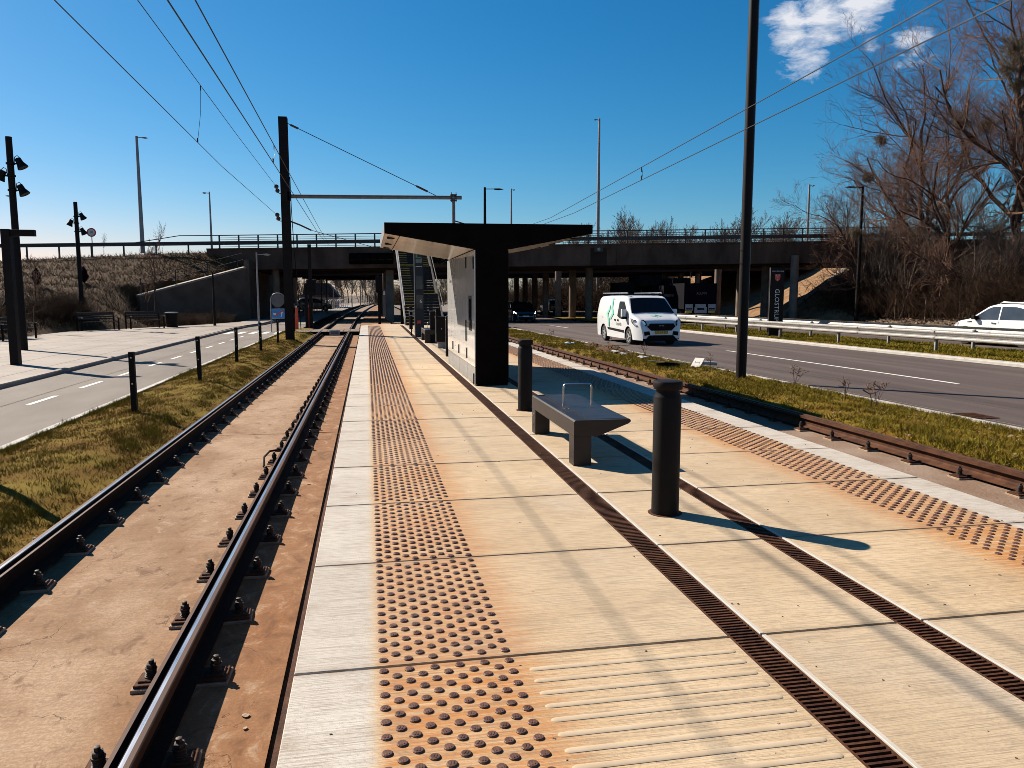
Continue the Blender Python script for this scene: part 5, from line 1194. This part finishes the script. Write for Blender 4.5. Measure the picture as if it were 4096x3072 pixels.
# ---- cars
def car(name, label, paint, x, y, heading, lights=False, group=None, kind='suv'):
    top = [(-2.1, .45), (-2.13, .85), (-2.05, 1.08), (-1.72, 1.46), (-1.4, 1.57), (-.6, 1.635), (.0, 1.61), (.35, 1.53), (1.10, 1.06), (1.22, 1.02), (1.72, .93), (2.0, .82), (2.14, .62), (2.17, .28)]
    C = Car(top, 1.83, .98, .24, (-1.30, 1.32), .335, .395, .22, .28, .22, .05, .11)
    t = empty(name, (0, 0, 0), 0, label, 'car', group); C.body('body', paint, t); MB().bx(-1.9, 1.95, -.78, .78, .24, .8).build('underbody', 'plastic_black', t)
    C.top_patch(1.06, 1.56, .3, 1.12, .95, 1.0, 'windscreen', 'glass_dark', t); C.top_patch(1.1, 1.45, -2.1, -1.65, .9, .95, 'rear_window', 'glass_dark', t)
    for sg in (1, -1):
        C.side([(-.20, 1.02), (-.20, 1.50), (.12, 1.50), (.34, 1.42), (.95, 1.05), (.85, 1.0)], 'side_window', 'glass_side', t, sg, .012)
        C.side([(-1.55, 1.12), (-1.35, 1.42), (-.9, 1.50), (-.27, 1.51), (-.27, 1.02), (-1.3, 1.03)], 'side_window', 'glass_side', t, sg, .012)
        C.side([(-.235, .95), (-.22, .95), (-.22, .34), (-.235, .34)], 'door_seam', 'base_grey', t, sg, .002); C.side([(.80, .98), (.815, .98), (.815, .34), (.80, .34)], 'door_seam', 'base_grey', t, sg, .002)
        C.side([(-.12, .90), (.08, .91), (.08, .86), (-.10, .85)], 'door_handle', 'steel', t, sg, .02); C.side([(1.0, .93), (1.25, .90), (1.22, .875), (1.02, .885)], 'wing_vent', 'plastic_black', t, sg, .008)
        C.side([(-1.9, .40), (1.75, .40), (1.75, .28), (-1.9, .28)], 'sill', 'plastic_black', t, sg, .006)
        mb = empty('mirror'); mb.parent = t; mb.location = (.78, sg * .93, 1.0); MB().bx(-.05, .09, -sg * .02, sg * .17, 0, .15, 0, .02).build('mirror_shell', 'plastic_black', mb); MB().bx(-.02, .04, -sg * .06, sg * .02, -.04, .04).build('mirror_arm', 'plastic_black', mb)
        for xw in C.wheels: wheel(t, xw, sg * .79, .335, .21, sg, 6)
        hl = C.side([(1.66, .86), (1.80, .86), (2.05, .74), (2.05, .68), (1.72, .72)], 'headlight', 'headlight' if lights else 'lamp_glass', t, sg, .008)
        C.side([(-2.08, .98), (-1.85, 1.0), (-1.80, .86), (-2.08, .84)], 'tail_lamp', 'tail_red', t, sg, .008)
        MB().tube([(-1.35, sg * .60, 1.60), (-1.2, sg * .61, 1.655), (-.1, sg * .61, 1.675), (.05, sg * .60, 1.63)], .018, 6).build('roof_rail', 'steel', t)
    MB().bx(2.12, 2.185, -.55, .55, .52, .68).bx(2.13, 2.185, -.6, .6, .28, .44).build('grille', 'plastic_black', t); MB().bx(2.18, 2.19, -.26, .26, .45, .55).build('number_plate', 'letter_white', t)
    place(t, x, y, zr(y) - .035, heading); return t
car('passenger_car', 'white car entering at the right edge behind the guardrails', 'car_white', 24.3, 25.5, R(93))
car('passenger_car', 'black car with lit headlights coming out from under the overpass', 'car_black', 11.95, 60.4, R(-89), True)
car('passenger_car', 'silver car under the overpass behind the black one', 'car_silver', 22.1, 92, R(95))
car('passenger_car', 'left of two dark cars far up the road seen past the shelter', 'car_dark', 26.5, 205, R(-100)); car('passenger_car', 'right of two dark cars far up the road seen past the shelter', 'car_black', 29.5, 201, R(-95))
for x, y, h, p, lab in ((-9.6, 95, 12, 'car_silver', 'silver parked car beyond the underpass, leftmost'), (-6.6, 101, 5, 'car_silver', 'silver parked car behind the white bicycle racks'), (-7.6, 112, 0, 'car_silver', 'grey parked car farther back by the dark building')):
    c = car('parked_car', lab, p, x, y, R(h)); c.location.z = zl(80) - .03
# ---- lorry seen from behind
t = empty('lorry', (22.9, 53.6, zr(54) - .03), R(-3), 'dark lorry with pale rear lamp panels under the overpass, loaded with machinery', 'truck')
MB().bx(.0, 2.5, 0, 8.5, 1.05, 2.95).build('cargo_body', 'truck_dark', t); MB().bx(-.9, -.02, 2.0, 9.5, .8, 2.8).build('side_wing', 'truck_dark', t); MB().bx(.3, 2.2, .2, 8.4, .5, 1.04).build('chassis', 'black_matt', t)
for x0 in (.10, 1.86):
    q = MB().bx(x0, x0 + .56, -.06, -.005, .95, 1.42).build('lamp_panel', 'panel_pale', t)
    for k in range(3): MB().lathe([(.065, 0), (.065, .025)], 12, (x0 + .12 + .155 * k, -.062, 1.08), 0, Matrix.Rotation(R(90), 3, 'X')).build('tail_lamp', 'plastic_black', q)
    MB().bx(x0, x0 + .5, -.05, -.005, .78, .92).build('reflector', 'yellow_edge', q)
q = MB().prism([(.80, .76), (1.74, .76), (1.74, 1.2), (1.66, 1.22), (1.66, 1.42), (.86, 1.42), (.86, 1.22), (.80, 1.2)], -.07, -.005).build('rear_bumper', 'panel_pale', t); MB().bx(1.0, 1.54, -.08, -.071, 1.0, 1.13).build('slot', 'plastic_black', q)
text('ALUFIN', .24, 'letter_grey', t, (1.35, -.004, 2.2), (R(90), 0, 0)); text('MOBILCENTER', .27, 'panel_line', t, (-.47, 1.995, 2.05), (R(90), 0, 0)).scale = (.42, 1, 1)
b = MB()
for (x0, x1, y0, y1, z0, z1) in ((-3.2, -1.9, 6, 9, 1.0, 3.1), (-1.8, .0, 5.0, 8.5, 2.82, 3.3), (.2, 1.6, 3, 7, 2.96, 3.4), (-1.6, .3, 6, 9, 3.3, 3.7)): b.bx(x0, x1, y0, y1, z0, z1, 0, .05)
b.build('machine_load', 'tank_grey', t); MB().tube([(1.95, 2, 2.75), (1.95, 2, 3.75), (1.25, 2, 3.8), (1.25, 2, 3.4)], .07, 6).build('load_frame', 'black_matt', t)
for yy in (1.4, 2.7, 7.4):
    for xx in (.25, 2.25): MB().lathe([(.3, -.15), (.48, -.15), (.5, -.1), (.5, .1), (.48, .15), (.3, .15)], 18, (xx, yy, .5), 0, Matrix.Rotation(R(90), 3, 'Y')).build('wheel', 'tyre', t, True)

# ------------------------------------------------------------------ embankments
def grid_obj(name, F, nu, nv, mat, kind='structure', smooth=True):
    b = MB()
    for j in range(nv + 1):
        for i in range(nu + 1): b.v.append(F(i / nu, j / nv))
    for j in range(nv):
        for i in range(nu): q = j * (nu + 1) + i; b.f.append((q, q + 1, q + nu + 2, q + nu + 1)); b.m.append(0)
    o = b.build(name, mat, smooth=smooth); tag(o, kind=kind); return o
toe = [(-62, 16), (-40, 19), (-26, 23), (-17, 28), (-15.4, 34), (-15.6, 38.5), (-15.3, 43.4), (-12.9, 47.2), (-10.6, 52), (-9.1, 60.5)]
def lerp_pts(P, u):
    k = u * (len(P) - 1); i = min(int(k), len(P) - 2); f = k - i; return tuple(P[i][q] + (P[i + 1][q] - P[i][q]) * f for q in range(len(P[0])))
def b2w(s_, y): v = bi @ Vector((s_, y, 0)); return v.x, v.y
def ridge(u):
    s_ = -75 + u * (75 - 22.5); x, y = b2w(s_, 63.2); zz = 5.0 if s_ > -27 else 5.0 - (-27 - s_) * .045
    return x, y, max(zz, 3.2)
def bankL(u, v):
    a = lerp_pts(toe, u); r_ = ridge(u)
    if v < .8:
        w_ = v / .8; k = w_; zz = (zl(40) + .03) + (r_[2] - zl(40)) * (w_ ** .8); n_ = .16 * math.sin(a[0] * 1.3 + w_ * 17) * math.sin(w_ * 23 + a[1] * .7) * math.sin(w_ * 3.14)
        return (a[0] + (r_[0] - a[0]) * k, a[1] + (r_[1] - a[1]) * k, zz + n_ + rng.normal(0, .05) * math.sin(w_ * 3.14))
    w_ = (v - .8) / .2; return (r_[0] + 9 * w_, r_[1] + 40 * w_, r_[2] - .02)
def bankL0(u, v):
    p = bankL_(u, v); q = w2b(p[0], p[1]); d = q.y; g = zl(50) + .05; z = p[2]
    if d < 60.3:
        if d >= 53:
            sw = -25.5 + (d - 53) * .68; zt = 1.42 + (d - 53) * .30
            z = min(z, g) if q.x > sw - .95 else min(z, zt + (sw - q.x) * .45)
        else:
            lim = -25.5 + (53 - d) * .55
            z = min(z, g) if q.x > lim else min(z, g + (lim - q.x) * .5 + max(0, 1.6 * (1 - (53 - d) / 5)) * min(1, (lim - q.x)))
    return (p[0], p[1], z)
bankL_ = bankL; bankL = bankL0
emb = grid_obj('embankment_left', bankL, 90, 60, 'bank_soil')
# the wing wall retains the bank, keep the corner under the deck clear
def bank_pt():
    while True:
        u, v = rng.uniform(.3, .985), rng.uniform(.015, .8); p = bankL(u, v)
        q = w2b(p[0], p[1])
        if not (q.x > -30.5 and q.y < 60.6 and p[2] > 99): return p
n = 48000; V0 = np.array([bank_pt() for _ in range(n)]); a = rng.uniform(0, 6.283, n); th = rng.uniform(0, 6.283, n); H = rng.uniform(.08, .36, n) * rng.uniform(.4, 1.2, n); W = rng.uniform(.008, .03, n); l = H * rng.uniform(.3, 1.6, n)
VV = np.zeros((n, 3, 3), np.float32); VV[:, 0] = V0 + np.c_[np.cos(a) * W, np.sin(a) * W, np.zeros(n) - .03]; VV[:, 1] = V0 - np.c_[np.cos(a) * W, np.sin(a) * W, np.zeros(n) + .03]; VV[:, 2] = V0 + np.c_[np.cos(th) * l, np.sin(th) * l, H]
tag(put('bank_scrub', np_mesh('bank_scrub', VV.reshape(-1, 3), np.arange(3 * n).reshape(-1, 3), 'bank_tuft')), 'brown dead scrub covering the left embankment', 'scrub', kind='stuff')
# right abutment slope under and before the overpass
def bankR(u, v):
    x = 33.6 + u * 60; y = 44 + v * 66
    h = max(0, min(5.6, (x - 34.5) * .455))
    dfront = 60.8 - w2b(x, y).y
    if dfront > 0: h = max(0, h - dfront * .62)
    return (x, y, zr(y) - .05 + h + (.1 * math.sin(x * 1.7) * math.sin(y * .9) if .1 < h < 5.4 else 0))
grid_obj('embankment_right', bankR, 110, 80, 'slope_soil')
def slope_z(x, y): return zr(y) - .05 + max(0, min(5.6, (x - 34.5) * .455))
b = MB(); b.sweep([(-.3, -.3), (.3, -.3), (.3, .13), (-.3, .13)], [(x, 63.0 + (x - 38.1) * .55, slope_z(x, 63)) for x in np.linspace(34.6, 46.0, 9)]); tag(b.build('slope_kerb', 'coping'), kind='structure')
# leaf litter strip by the far carriageway and rising wood floor behind it
def bankW(u, v):
    y = -5 + u * 62; x = 36.2 + v * 30; return (x, y, zr(y) - .03 + (.55 * min(1, v * 7) if v > 0 else 0) + 1.6 * v + rng.normal(0, .05))
grid_obj('wood_floor', bankW, 60, 26, 'ground_soil')
n = 16000; U = rng.uniform(0.35, .98, n); Vv = np.abs(rng.normal(0, .10, n)); P0 = np.array([bankW(u, min(v, .9)) for u, v in zip(U, Vv)]); P0[:, 2] += .02
a = rng.uniform(0, 6.283, n); s1 = rng.uniform(.05, .13, n); tl = rng.normal(0, .5, n)
d1 = np.c_[np.cos(a) * s1, np.sin(a) * s1, np.sin(tl) * s1 * .7]; d2 = np.c_[-np.sin(a) * s1 * .6, np.cos(a) * s1 * .6, np.cos(tl * 3) * s1 * .3]
VV = np.stack([P0 - d1, P0 - d2, P0 + d1, P0 + d2], 1)
tag(put('leaf_litter', np_mesh('leaf_litter', VV.reshape(-1, 3), np.arange(4 * n).reshape(-1, 4), 'leaf_litter')), 'pale fallen leaves along the far side of the road', 'leaves', kind='stuff')

# ------------------------------------------------------------------ trees
def tubes_mesh(name, segs, mat, k=3):
    """segs: rows p0(3) p1(3) r0 r1"""
    S = np.asarray(segs, dtype=np.float64); n = len(S); p0, p1, r0, r1 = S[:, :3], S[:, 3:6], S[:, 6], S[:, 7]
    t = p1 - p0; t /= np.maximum(np.linalg.norm(t, axis=1, keepdims=True), 1e-6); up = np.where(np.abs(t[:, 2:3]) < .9, [[0, 0, 1.]], [[1., 0, 0]])
    a = np.cross(t, up); a /= np.linalg.norm(a, axis=1, keepdims=True); c = np.cross(t, a); V = np.zeros((n, 2, k, 3))
    for q in range(k):
        an = 2 * math.pi * q / k; d = a * math.cos(an) + c * math.sin(an); V[:, 0, q] = p0 + d * r0[:, None]; V[:, 1, q] = p1 + d * r1[:, None]
    base = np.arange(n)[:, None] * 2 * k; F = []
    for q in range(k): q2 = (q + 1) % k; F.append(np.c_[base + q, base + q2, base + k + q2, base + k + q])
    return np_mesh(name, V.reshape(-1, 3), np.concatenate(F), mat, k > 3)
def grow(rs, H, r0, levels, nb, ang=(.4, .9), up=.25, trunk_frac=.42, ratio=.62, wob=.13, lean=(0, 0), tw=2.2, minr=.006, curl=.0, first=.25):
    trunk, crown = [], []
    def rec(p, d, L, r, lev):
        n = max(2, int(3 + L * (1.1 if lev < 2 else .9))) if lev < levels - 1 else 3
        st = L / n; kids = []; pr = r
        for i in range(n):
            d = (d + Vector((rs.gauss(0, wob), rs.gauss(0, wob), rs.gauss(0, wob) + up * .18)) + Vector((lean[0], lean[1], 0)) * .03).normalized()
            q = p + d * st; rr = max(minr, r * (1 - .62 * (i + 1) / n)); (trunk if lev <= 1 else crown).append((*p, *q, pr, rr)); pr = rr
            f = (i + 1) / n
            if f > (first if lev == 0 else .15): kids.append((q.copy(), d.copy(), rr, f))
            p = q
        if lev >= levels - 1: return
        m = nb[lev]
        for j in range(m):
            q, dd, rr, f = kids[min(len(kids) - 1, int(len(kids) * (j + rs.random()) / m))]
            ax = dd.cross(Vector((rs.gauss(0, 1), rs.gauss(0, 1), rs.gauss(0, 1)))).normalized(); an = rs.uniform(*ang)
            nd = (dd * math.cos(an) + ax * math.sin(an)); nd.normalize()
            rec(q, nd, L * ratio * rs.uniform(.7, 1.15) * (1.15 - .45 * f), max(minr, rr * rs.uniform(.55, .8)), lev + 1)
    rec(Vector((0, 0, 0)), Vector((lean[0] * .3, lean[1] * .3, 1)).normalized(), H * trunk_frac * 1.6, r0, 0)
    return trunk, crown
def tree_meshes(seed, bark, twig, **kw):
    rs = random.Random(seed); tr, cr_ = grow(rs, **kw)
    return tubes_mesh('trunk', tr, bark, 6), tubes_mesh('crown', cr_, twig, 3)
def put_tree(name, ms, x, y, z, sc, rz, label, group, cat='tree'):
    t = empty(name, (x, y, z), rz, label, cat, group); t.scale = (sc, sc, sc); put('trunk', ms[0], t); put('crown', ms[1], t); return t
big = [tree_meshes(11, 'bark', 'twig', H=22, r0=.27, levels=6, nb=(10, 7, 6, 5, 3), ang=(.45, 1.0), up=.34, lean=(-.35, -.1), minr=.0065, ratio=.60),
       tree_meshes(23, 'bark', 'twig', H=24, r0=.30, levels=6, nb=(10, 7, 6, 5, 3), ang=(.4, .95), up=.38, lean=(-.2, 0), minr=.0065, ratio=.60),
       tree_meshes(37, 'bark', 'twig', H=18, r0=.24, levels=6, nb=(9, 7, 6, 4, 3), ang=(.4, 1.0), up=.35, lean=(-.6, -.15), minr=.0065, ratio=.62)]
bt = [(0, 43.4, 51.6, .98, .2, 'large bare tree in the middle of the group right of the arm lamp'), (2, 39.6, 53.4, .68, -.3, 'bare tree leaning far left over the overpass end'), (1, 46.2, 47.0, 1.2, .6, 'tall bare tree whose trunk stands just past the right picture edge'),
      (1, 42.6, 43.8, 1.22, 2.4, 'tallest bare tree rising at the right picture edge behind the white car'), (0, 40.6, 50.2, .82, 4.0, 'slender bare tree between the arm lamp and the large leaning tree'), (2, 41.3, 47.5, .80, .4, 'smaller bare tree close to the road above the leaf litter'), (0, 41.8, 40.5, 1.15, 5.2, 'bare tree standing past the right picture edge, its branches reaching into view'), (0, 42.5, 58.5, .7, 2.0, 'bare tree rising beside the overpass abutment')]
for i, x, y, sc, rz, lab in bt: put_tree('bare_tree', big[i], x, y, zr(y) + .3, sc, rz, lab, 'large bare trees right of the road')
def mistle(x, y, z, r_, lab):
    segs = []
    for _ in range(150):
        d = Vector((rng.normal(), rng.normal(), rng.normal())).normalized(); p = Vector((0, 0, 0))
        for k in range(3):
            q = p + (d + Vector((rng.normal(0, .35), rng.normal(0, .35), rng.normal(0, .35) - .05))).normalized() * r_ * .36; segs.append((*p, *q, .012, .009)); p = q
            if k: 
                e = p + Vector((rng.normal(0, .1), rng.normal(0, .1), rng.normal(0, .1))) * r_ * 1.6; segs.append((*p, *e, .009, .016))
    o = put('mistletoe', tubes_mesh('mistletoe', segs, 'mistletoe', 3), None, (x, y, z)); tag(o, lab, 'mistletoe', 'mistletoe balls in the bare trees')

for x, y, z, r_, lab in ((34.4, 48.1, 12.0, .42, 'lone mistletoe ball at the outer left end of a branch'), (38.3, 45.4, 13.0, .75, 'largest round mistletoe in the middle of the bare trees'), (39.9, 45.1, 12.6, .6, 'mistletoe just right of the largest one'),
                     (37.6, 40.75, 15.9, .85, 'uppermost mistletoe at the right picture edge'), (37.2, 40.7, 14.8, .62, 'middle mistletoe of three at the right picture edge'), (37.6, 40.5, 13.8, .45, 'lowest mistletoe of three at the right picture edge'), (34.8, 49.8, 9.8, .42, 'mistletoe beside the dark arm lamp head'), (33.8, 49.5, 5.95, .4, 'dark mistletoe low beside the arm lamp post')): mistle(x, y, z, r_, lab)
# young stems and thicket below the big trees
mid = [tree_meshes(51 + i, 'bark_pale', 'twig_far', H=h, r0=.10, levels=5, nb=nb, ang=(.25, .7), up=.5, minr=.009, ratio=.58, first=.15) for i, (h, nb) in enumerate(((9, (9, 6, 5, 3)), (10, (10, 6, 4, 3)), (8, (9, 6, 5, 3))))]
for k in range(26):
    y = rng.uniform(38, 57); x = 37.6 + abs(rng.normal(0, 4.5)); put_tree('young_tree', mid[k % 3], x, y, zr(y) + .3 + (x - 36.2) * .05, rng.uniform(.45, .95), rng.uniform(0, 6.28), 'thin bare young tree in the thicket right of the road', 'young trees in the roadside thicket')
def shrub_mesh(seed, n, h, spread):
    rs = random.Random(seed); segs = []
    for _ in range(n):
        a = rs.uniform(0, 6.28); p = Vector((rs.gauss(0, spread * .3), rs.gauss(0, spread * .3), 0)); d = Vector((math.cos(a) * .5, math.sin(a) * .5, 1)).normalized(); L = h * rs.uniform(.5, 1.1); r_ = .010
        for k in range(5):
            d = (d + Vector((rs.gauss(0, .25), rs.gauss(0, .25), rs.gauss(0, .12) - .05))).normalized(); q = p + d * L / 5; segs.append((*p, *q, r_, r_ * .8)); r_ *= .8
            for _ in range(2):
                e = q + (d + Vector((rs.gauss(0, .6), rs.gauss(0, .6), rs.gauss(0, .4)))).normalized() * L * .22; segs.append((*q, *e, .006, .004))
            p = q
    return tubes_mesh('shrub', segs, 'bramble', 3)
shr = [shrub_mesh(90 + i, 130, 1.9, 2.6) for i in range(3)]
for k in range(70):
    y = rng.uniform(30, 58); x = 37.9 + abs(rng.normal(0, 3.0)); o = put('shrub', shr[k % 3], None, (x, y, zr(y) + .3 + (x - 36.2) * .05), rng.uniform(0, 6.28)); sc = rng.uniform(.8, 1.7); o.scale = (sc, sc, sc * rng.uniform(.8, 1.4)); tag(o, 'brown leafless shrub in the roadside thicket below the tall trees', 'shrub', 'shrubs in the roadside thicket')
# shrubs in front of the wing wall and on the plaza edge
for k in range(24):
    f = rng.uniform(0, 1); x = -13.2 + f * 4.3 + rng.normal(0, .3); y = 49.0 + f * 7.5 + rng.normal(0, .6); x -= .9; o = put('shrub', shr[k % 3], None, (x, y, zl(50) + .05), rng.uniform(0, 6.28)); sc = rng.uniform(.32, .5); o.scale = (sc, sc, sc); tag(o, 'low brown shrub in the bed before the concrete wing wall', 'shrub', 'shrubs before the wing wall')
for k in range(22):
    u = rng.uniform(.42, .75); p = bankL(u, rng.uniform(.01, .12)); o = put('shrub', shr[k % 3], None, p, rng.uniform(0, 6.28)); sc = rng.uniform(.4, .9); o.scale = (sc, sc, sc); tag(o, 'sparse brown shrub at the foot of the left embankment', 'shrub', 'shrubs on the left embankment')
sap = [tree_meshes(71 + i, 'bark', 'twig', H=5.0, r0=.045, levels=4, nb=(12, 6, 4), ang=(.3, .7), up=.6, minr=.006, ratio=.42, first=.35, wob=.06) for i in range(2)]
for i, (x, y, z, sc, lab) in enumerate(((-12.9, 51.0, -.25, 1.25, 'staked young tree before the wing wall'), (-15.9, 41.0, -.2, .8, 'thin sapling left of the plaza benches'), (-12.6, 48.0, -.25, .72, 'sapling with pale branches behind the right plaza bench'), (-17.3, 38.4, .2, .75, 'spindly sapling at the foot of the embankment'), (-18.6, 33.4, 0, 1.3, 'taller sapling at the far left of the embankment'),
                                        (-20.8, 67.8, 4.6, .42, 'little bare tree on the embankment crest right of the speed sign'), (-16.6, 67.6, 4.8, .6, 'bare young tree on the crest beside the tallest lamp'), (-30, 70, 4.2, .7, 'bare tree on the crest at the far left'))): put_tree('sapling', sap[i % 2], x, y, z, sc, i * 1.7, lab, 'saplings on the left side')
for i, (u, v) in enumerate(((.60, .55), (.66, .35), (.735, .38), (.70, .09), (.52, .30), (.56, .08))):
    p = bankL(u, v); b = MB(); n_, m_ = 10, 7
    for j in range(m_ + 1):
        for k in range(n_): a = 6.283 * k / n_; q = j / m_; rr = .30 * math.sin(min(1, q * 1.9) * 1.57) * (1 - q ** 3) * rng.uniform(.7, 1.2) + .02; b.v.append((rr * math.cos(a), rr * math.sin(a), 1.15 * q))
    for j in range(m_):
        for k in range(n_): k2 = (k + 1) % n_; b.f.append((j * n_ + k, j * n_ + k2, (j + 1) * n_ + k2, (j + 1) * n_ + k)); b.m.append(0)
    o = b.build('conifer_seedling', 'black_matt'); o.location = p; tag(o, ['dark young conifer high on the embankment under the speed sign', 'dark young conifer left of the spotlight pole', 'dark young conifer right of the spotlight pole', 'dark young conifer just behind the left plaza bench', 'dark young conifer at the far left slope', 'small dark conifer at the foot of the slope near the left pole'][i], 'conifer', 'dark conifer seedlings on the embankment')
# woods beyond the overpass
far = [tree_meshes(131 + i, 'bark_pale', 'twig_far', H=15, r0=.17, levels=5, nb=(10, 7, 5, 3), ang=(.25, .75), up=.55, minr=.016, ratio=.55, first=.25) for i in range(4)]
wood_spots = []
for k in range(95): wood_spots.append((rng.uniform(38, 130), rng.uniform(116, 165), rng.uniform(.75, 1.1)))
for k in range(46): wood_spots.append((rng.uniform(-42, 14), rng.uniform(175, 260), rng.uniform(.7, 1.05)))
for k in range(22): wood_spots.append((rng.uniform(-34, -14), rng.uniform(125, 170), rng.uniform(.6, .9)))
for k in range(34): wood_spots.append((rng.uniform(14, 90), rng.uniform(250, 330), rng.uniform(.8, 1.15)))
for k in range(30): wood_spots.append((rng.uniform(31, 50), rng.uniform(106, 122), rng.uniform(.5, .8)))
for k, (x, y, sc) in enumerate(wood_spots): put_tree('wood_tree', far[k % 4], x, y, zr(80) - .3, sc * (1.12 if x > 30 and y < 170 else .78), rng.uniform(0, 6.28), 'bare tree in the brown wood beyond the overpass', 'trees of the wood beyond the overpass')
fsh = shrub_mesh(140, 200, 3.0, 4.0)
for k in range(110):
    x, y = (rng.uniform(24, 75), rng.uniform(103, 118)) if k < 62 else ((rng.uniform(-40, 16), rng.uniform(165, 185)) if k < 84 else (rng.uniform(16, 90), rng.uniform(236, 250)))
    o = put('undergrowth_shrub', fsh, None, (x, y, zr(80) - .2), rng.uniform(0, 6.28)); sc = rng.uniform(.8, 1.9); o.scale = (sc * 1.3, sc * 1.3, sc); tag(o, 'brown undergrowth shrub at the edge of the wood beyond the overpass', 'shrub', 'undergrowth of the far wood')
# things seen under the overpass on the left
t = empty('dark_building', (-7.2, 122, zl(80)), 0, 'low building with sloping dark roof behind the parked cars', 'building')
MB().prism([(-2.6, 1.6), (3.0, 1.6), (1.3, 3.75), (-2.2, 3.75)], 0, 9).build('roof', 'roof_dark', t); MB().bx(-2.4, 2.6, .2, 8.8, 0, 1.6).build('wall', 'house_wall', t)
for i in range(3): MB().bx(-1.9 + i * 1.5, -1.0 + i * 1.5, .14, .19, .5, 1.3).build('window', 'glass_side', t)
t = empty('gable_house', (23.5, 170, zr(80)), .2, 'small distant house with pale gable between the piers', 'house')
MB().prism([(-3.2, 0), (3.2, 0), (3.2, 3.2), (0, 6.6), (-3.2, 3.2)], 0, 8).build('wall', 'house_wall', t); MB().prism([(-3.5, 3.0), (0, 6.7), (3.5, 3.0), (3.5, 3.3), (0, 7.05), (-3.5, 3.3)], -.3, 8.3).build('roof', 'roof_dark', t); MB().bx(-.8, .8, -.04, -.01, 1.2, 2.6).build('window', 'glass_side', t)
for i in range(17):
    y = 88 + i * 2.1; x = -6.9 + i * .22; t = empty('bicycle_rack', (x, y, zl(80)), .25, 'one of the white hoop bicycle racks in a row beyond the underpass', 'bicycle rack', 'white bicycle racks')
    MB().tube([(-.35, 0, 0), (-.25, 0, 1.15), (-.1, 0, 1.3), (.1, 0, 1.3), (.25, 0, 1.15), (.35, 0, 0)], .035, 5).build('hoop', 'rack_white', t); MB().tube([(-.3, 0, .6), (.3, 0, .6)], .025, 5).build('cross_bar', 'rack_white', t)
b = MB().bx(-9.5, -5.0, 104.0, 104.25, 1.35, 1.5).bx(-9.4, -9.3, 104, 104.1, -.4, 1.35).bx(-5.2, -5.1, 104, 104.1, -.4, 1.35); tag(b.build('rack_shelter_roof', 'rack_white'), 'thin white canopy edge over the bicycle racks', 'canopy')
for i, (x, y, h) in enumerate(((-4.75, 95, 4.2), (-1.1, 130, 3.7), (-2.3, 120, 2.95), (1.3, 150, 4.0), (-4.6, 110, 2.7), (.3, 140, 3.0), (4.3, 180, 3.2), (6.2, 190, 3.0), (2.7, 165, 2.8), (-5.4, 96, 4.4))):
    lamp('path_lamp', x, y, zl(80), h, .5 if i % 2 else .4, 'lamp_grey', 'slim grey lamp along the tram line beyond the underpass', 'path lamps beyond the underpass', .07)
for i, (x, y, z) in enumerate(((5.2, 118, 5.2), (6.2, 140, 4.6))):
    t = empty('far_mast', (x, y, zl(80)), 0, ['nearer catenary mast with arms past the underpass', 'farther catenary mast with arms past the underpass'][i], 'mast'); MB().bx(-.15, .15, -.15, .15, 0, z + .6).build('column', 'mast_paint', t); MB().tube([(0, 0, z - .4), (-6.0, 0, z - .4)], .06, 6).build('cantilever_beam', 'lamp_grey', t); MB().tube([(0, 0, z - 1.2), (-3.5, 0, z - .45)], .05, 6).build('strut', 'lamp_grey', t)
for i, (x, y, h) in enumerate(((21, 108, 4.9), (31.5, 104, 5.2), (42.5, 98, 4.6))): lamp('arm_lamp', x, y, zr(80), h, -1.1, 'lamp_grey', ['pale lamp between the left piers beyond the overpass', 'pale lamp beyond the overpass above the lorry', 'pale lamp beyond the overpass beside the earth slope'][i], None, .09)
for i, (x, y) in enumerate(((30.5, 188), (27.0, 230))):
    t = empty('traffic_light', (x, y, zr(80)), 0, ['traffic light on the far junction seen past the shelter', 'second traffic light farther behind'][i], 'traffic light'); MB().tube([(0, 0, 0), (0, 0, 5.0)], .08, 6).build('post_bar', 'lamp_grey', t); MB().bx(-.2, .2, -.15, .1, 3.9, 5.1).build('signal_head', 'black_paint', t); MB().lathe([(.1, 0), (.1, .05)], 10, (0, -.16, 4.75), 0, Matrix.Rotation(R(90), 3, 'X')).build('lens', 'tail_red', t)
t = empty('power_pylon', (52, 420, -.6), 0, 'distant lattice power pylon seen past the shelter', 'pylon')
for sx in (-1, 1): MB().tube([(sx * 2.5, 0, 0), (sx * .8, 0, 30)], .22, 5).build('leg', 'lamp_grey', t)
for z in (6, 13, 20, 26): MB().tube([(-2.5 + z * .055, 0, z), (2.5 - z * .055, 0, z + 4)], .12, 4).build('brace', 'lamp_grey', t)
MB().tube([(-6, 0, 28), (6, 0, 28)], .18, 4).build('cross_arm', 'lamp_grey', t)
# wire fence posts before the thicket
for i in range(9):
    y = 56 - i * 3.1; t = empty('fence_post', (37.5, y, zr(y) + .2), 0, 'thin pale fence post standing in the leaf litter before the thicket', 'fence post', 'fence posts before the thicket'); MB().bx(-.035, .035, -.035, .035, 0, 1.5).build('post_bar', 'bark_pale', t)
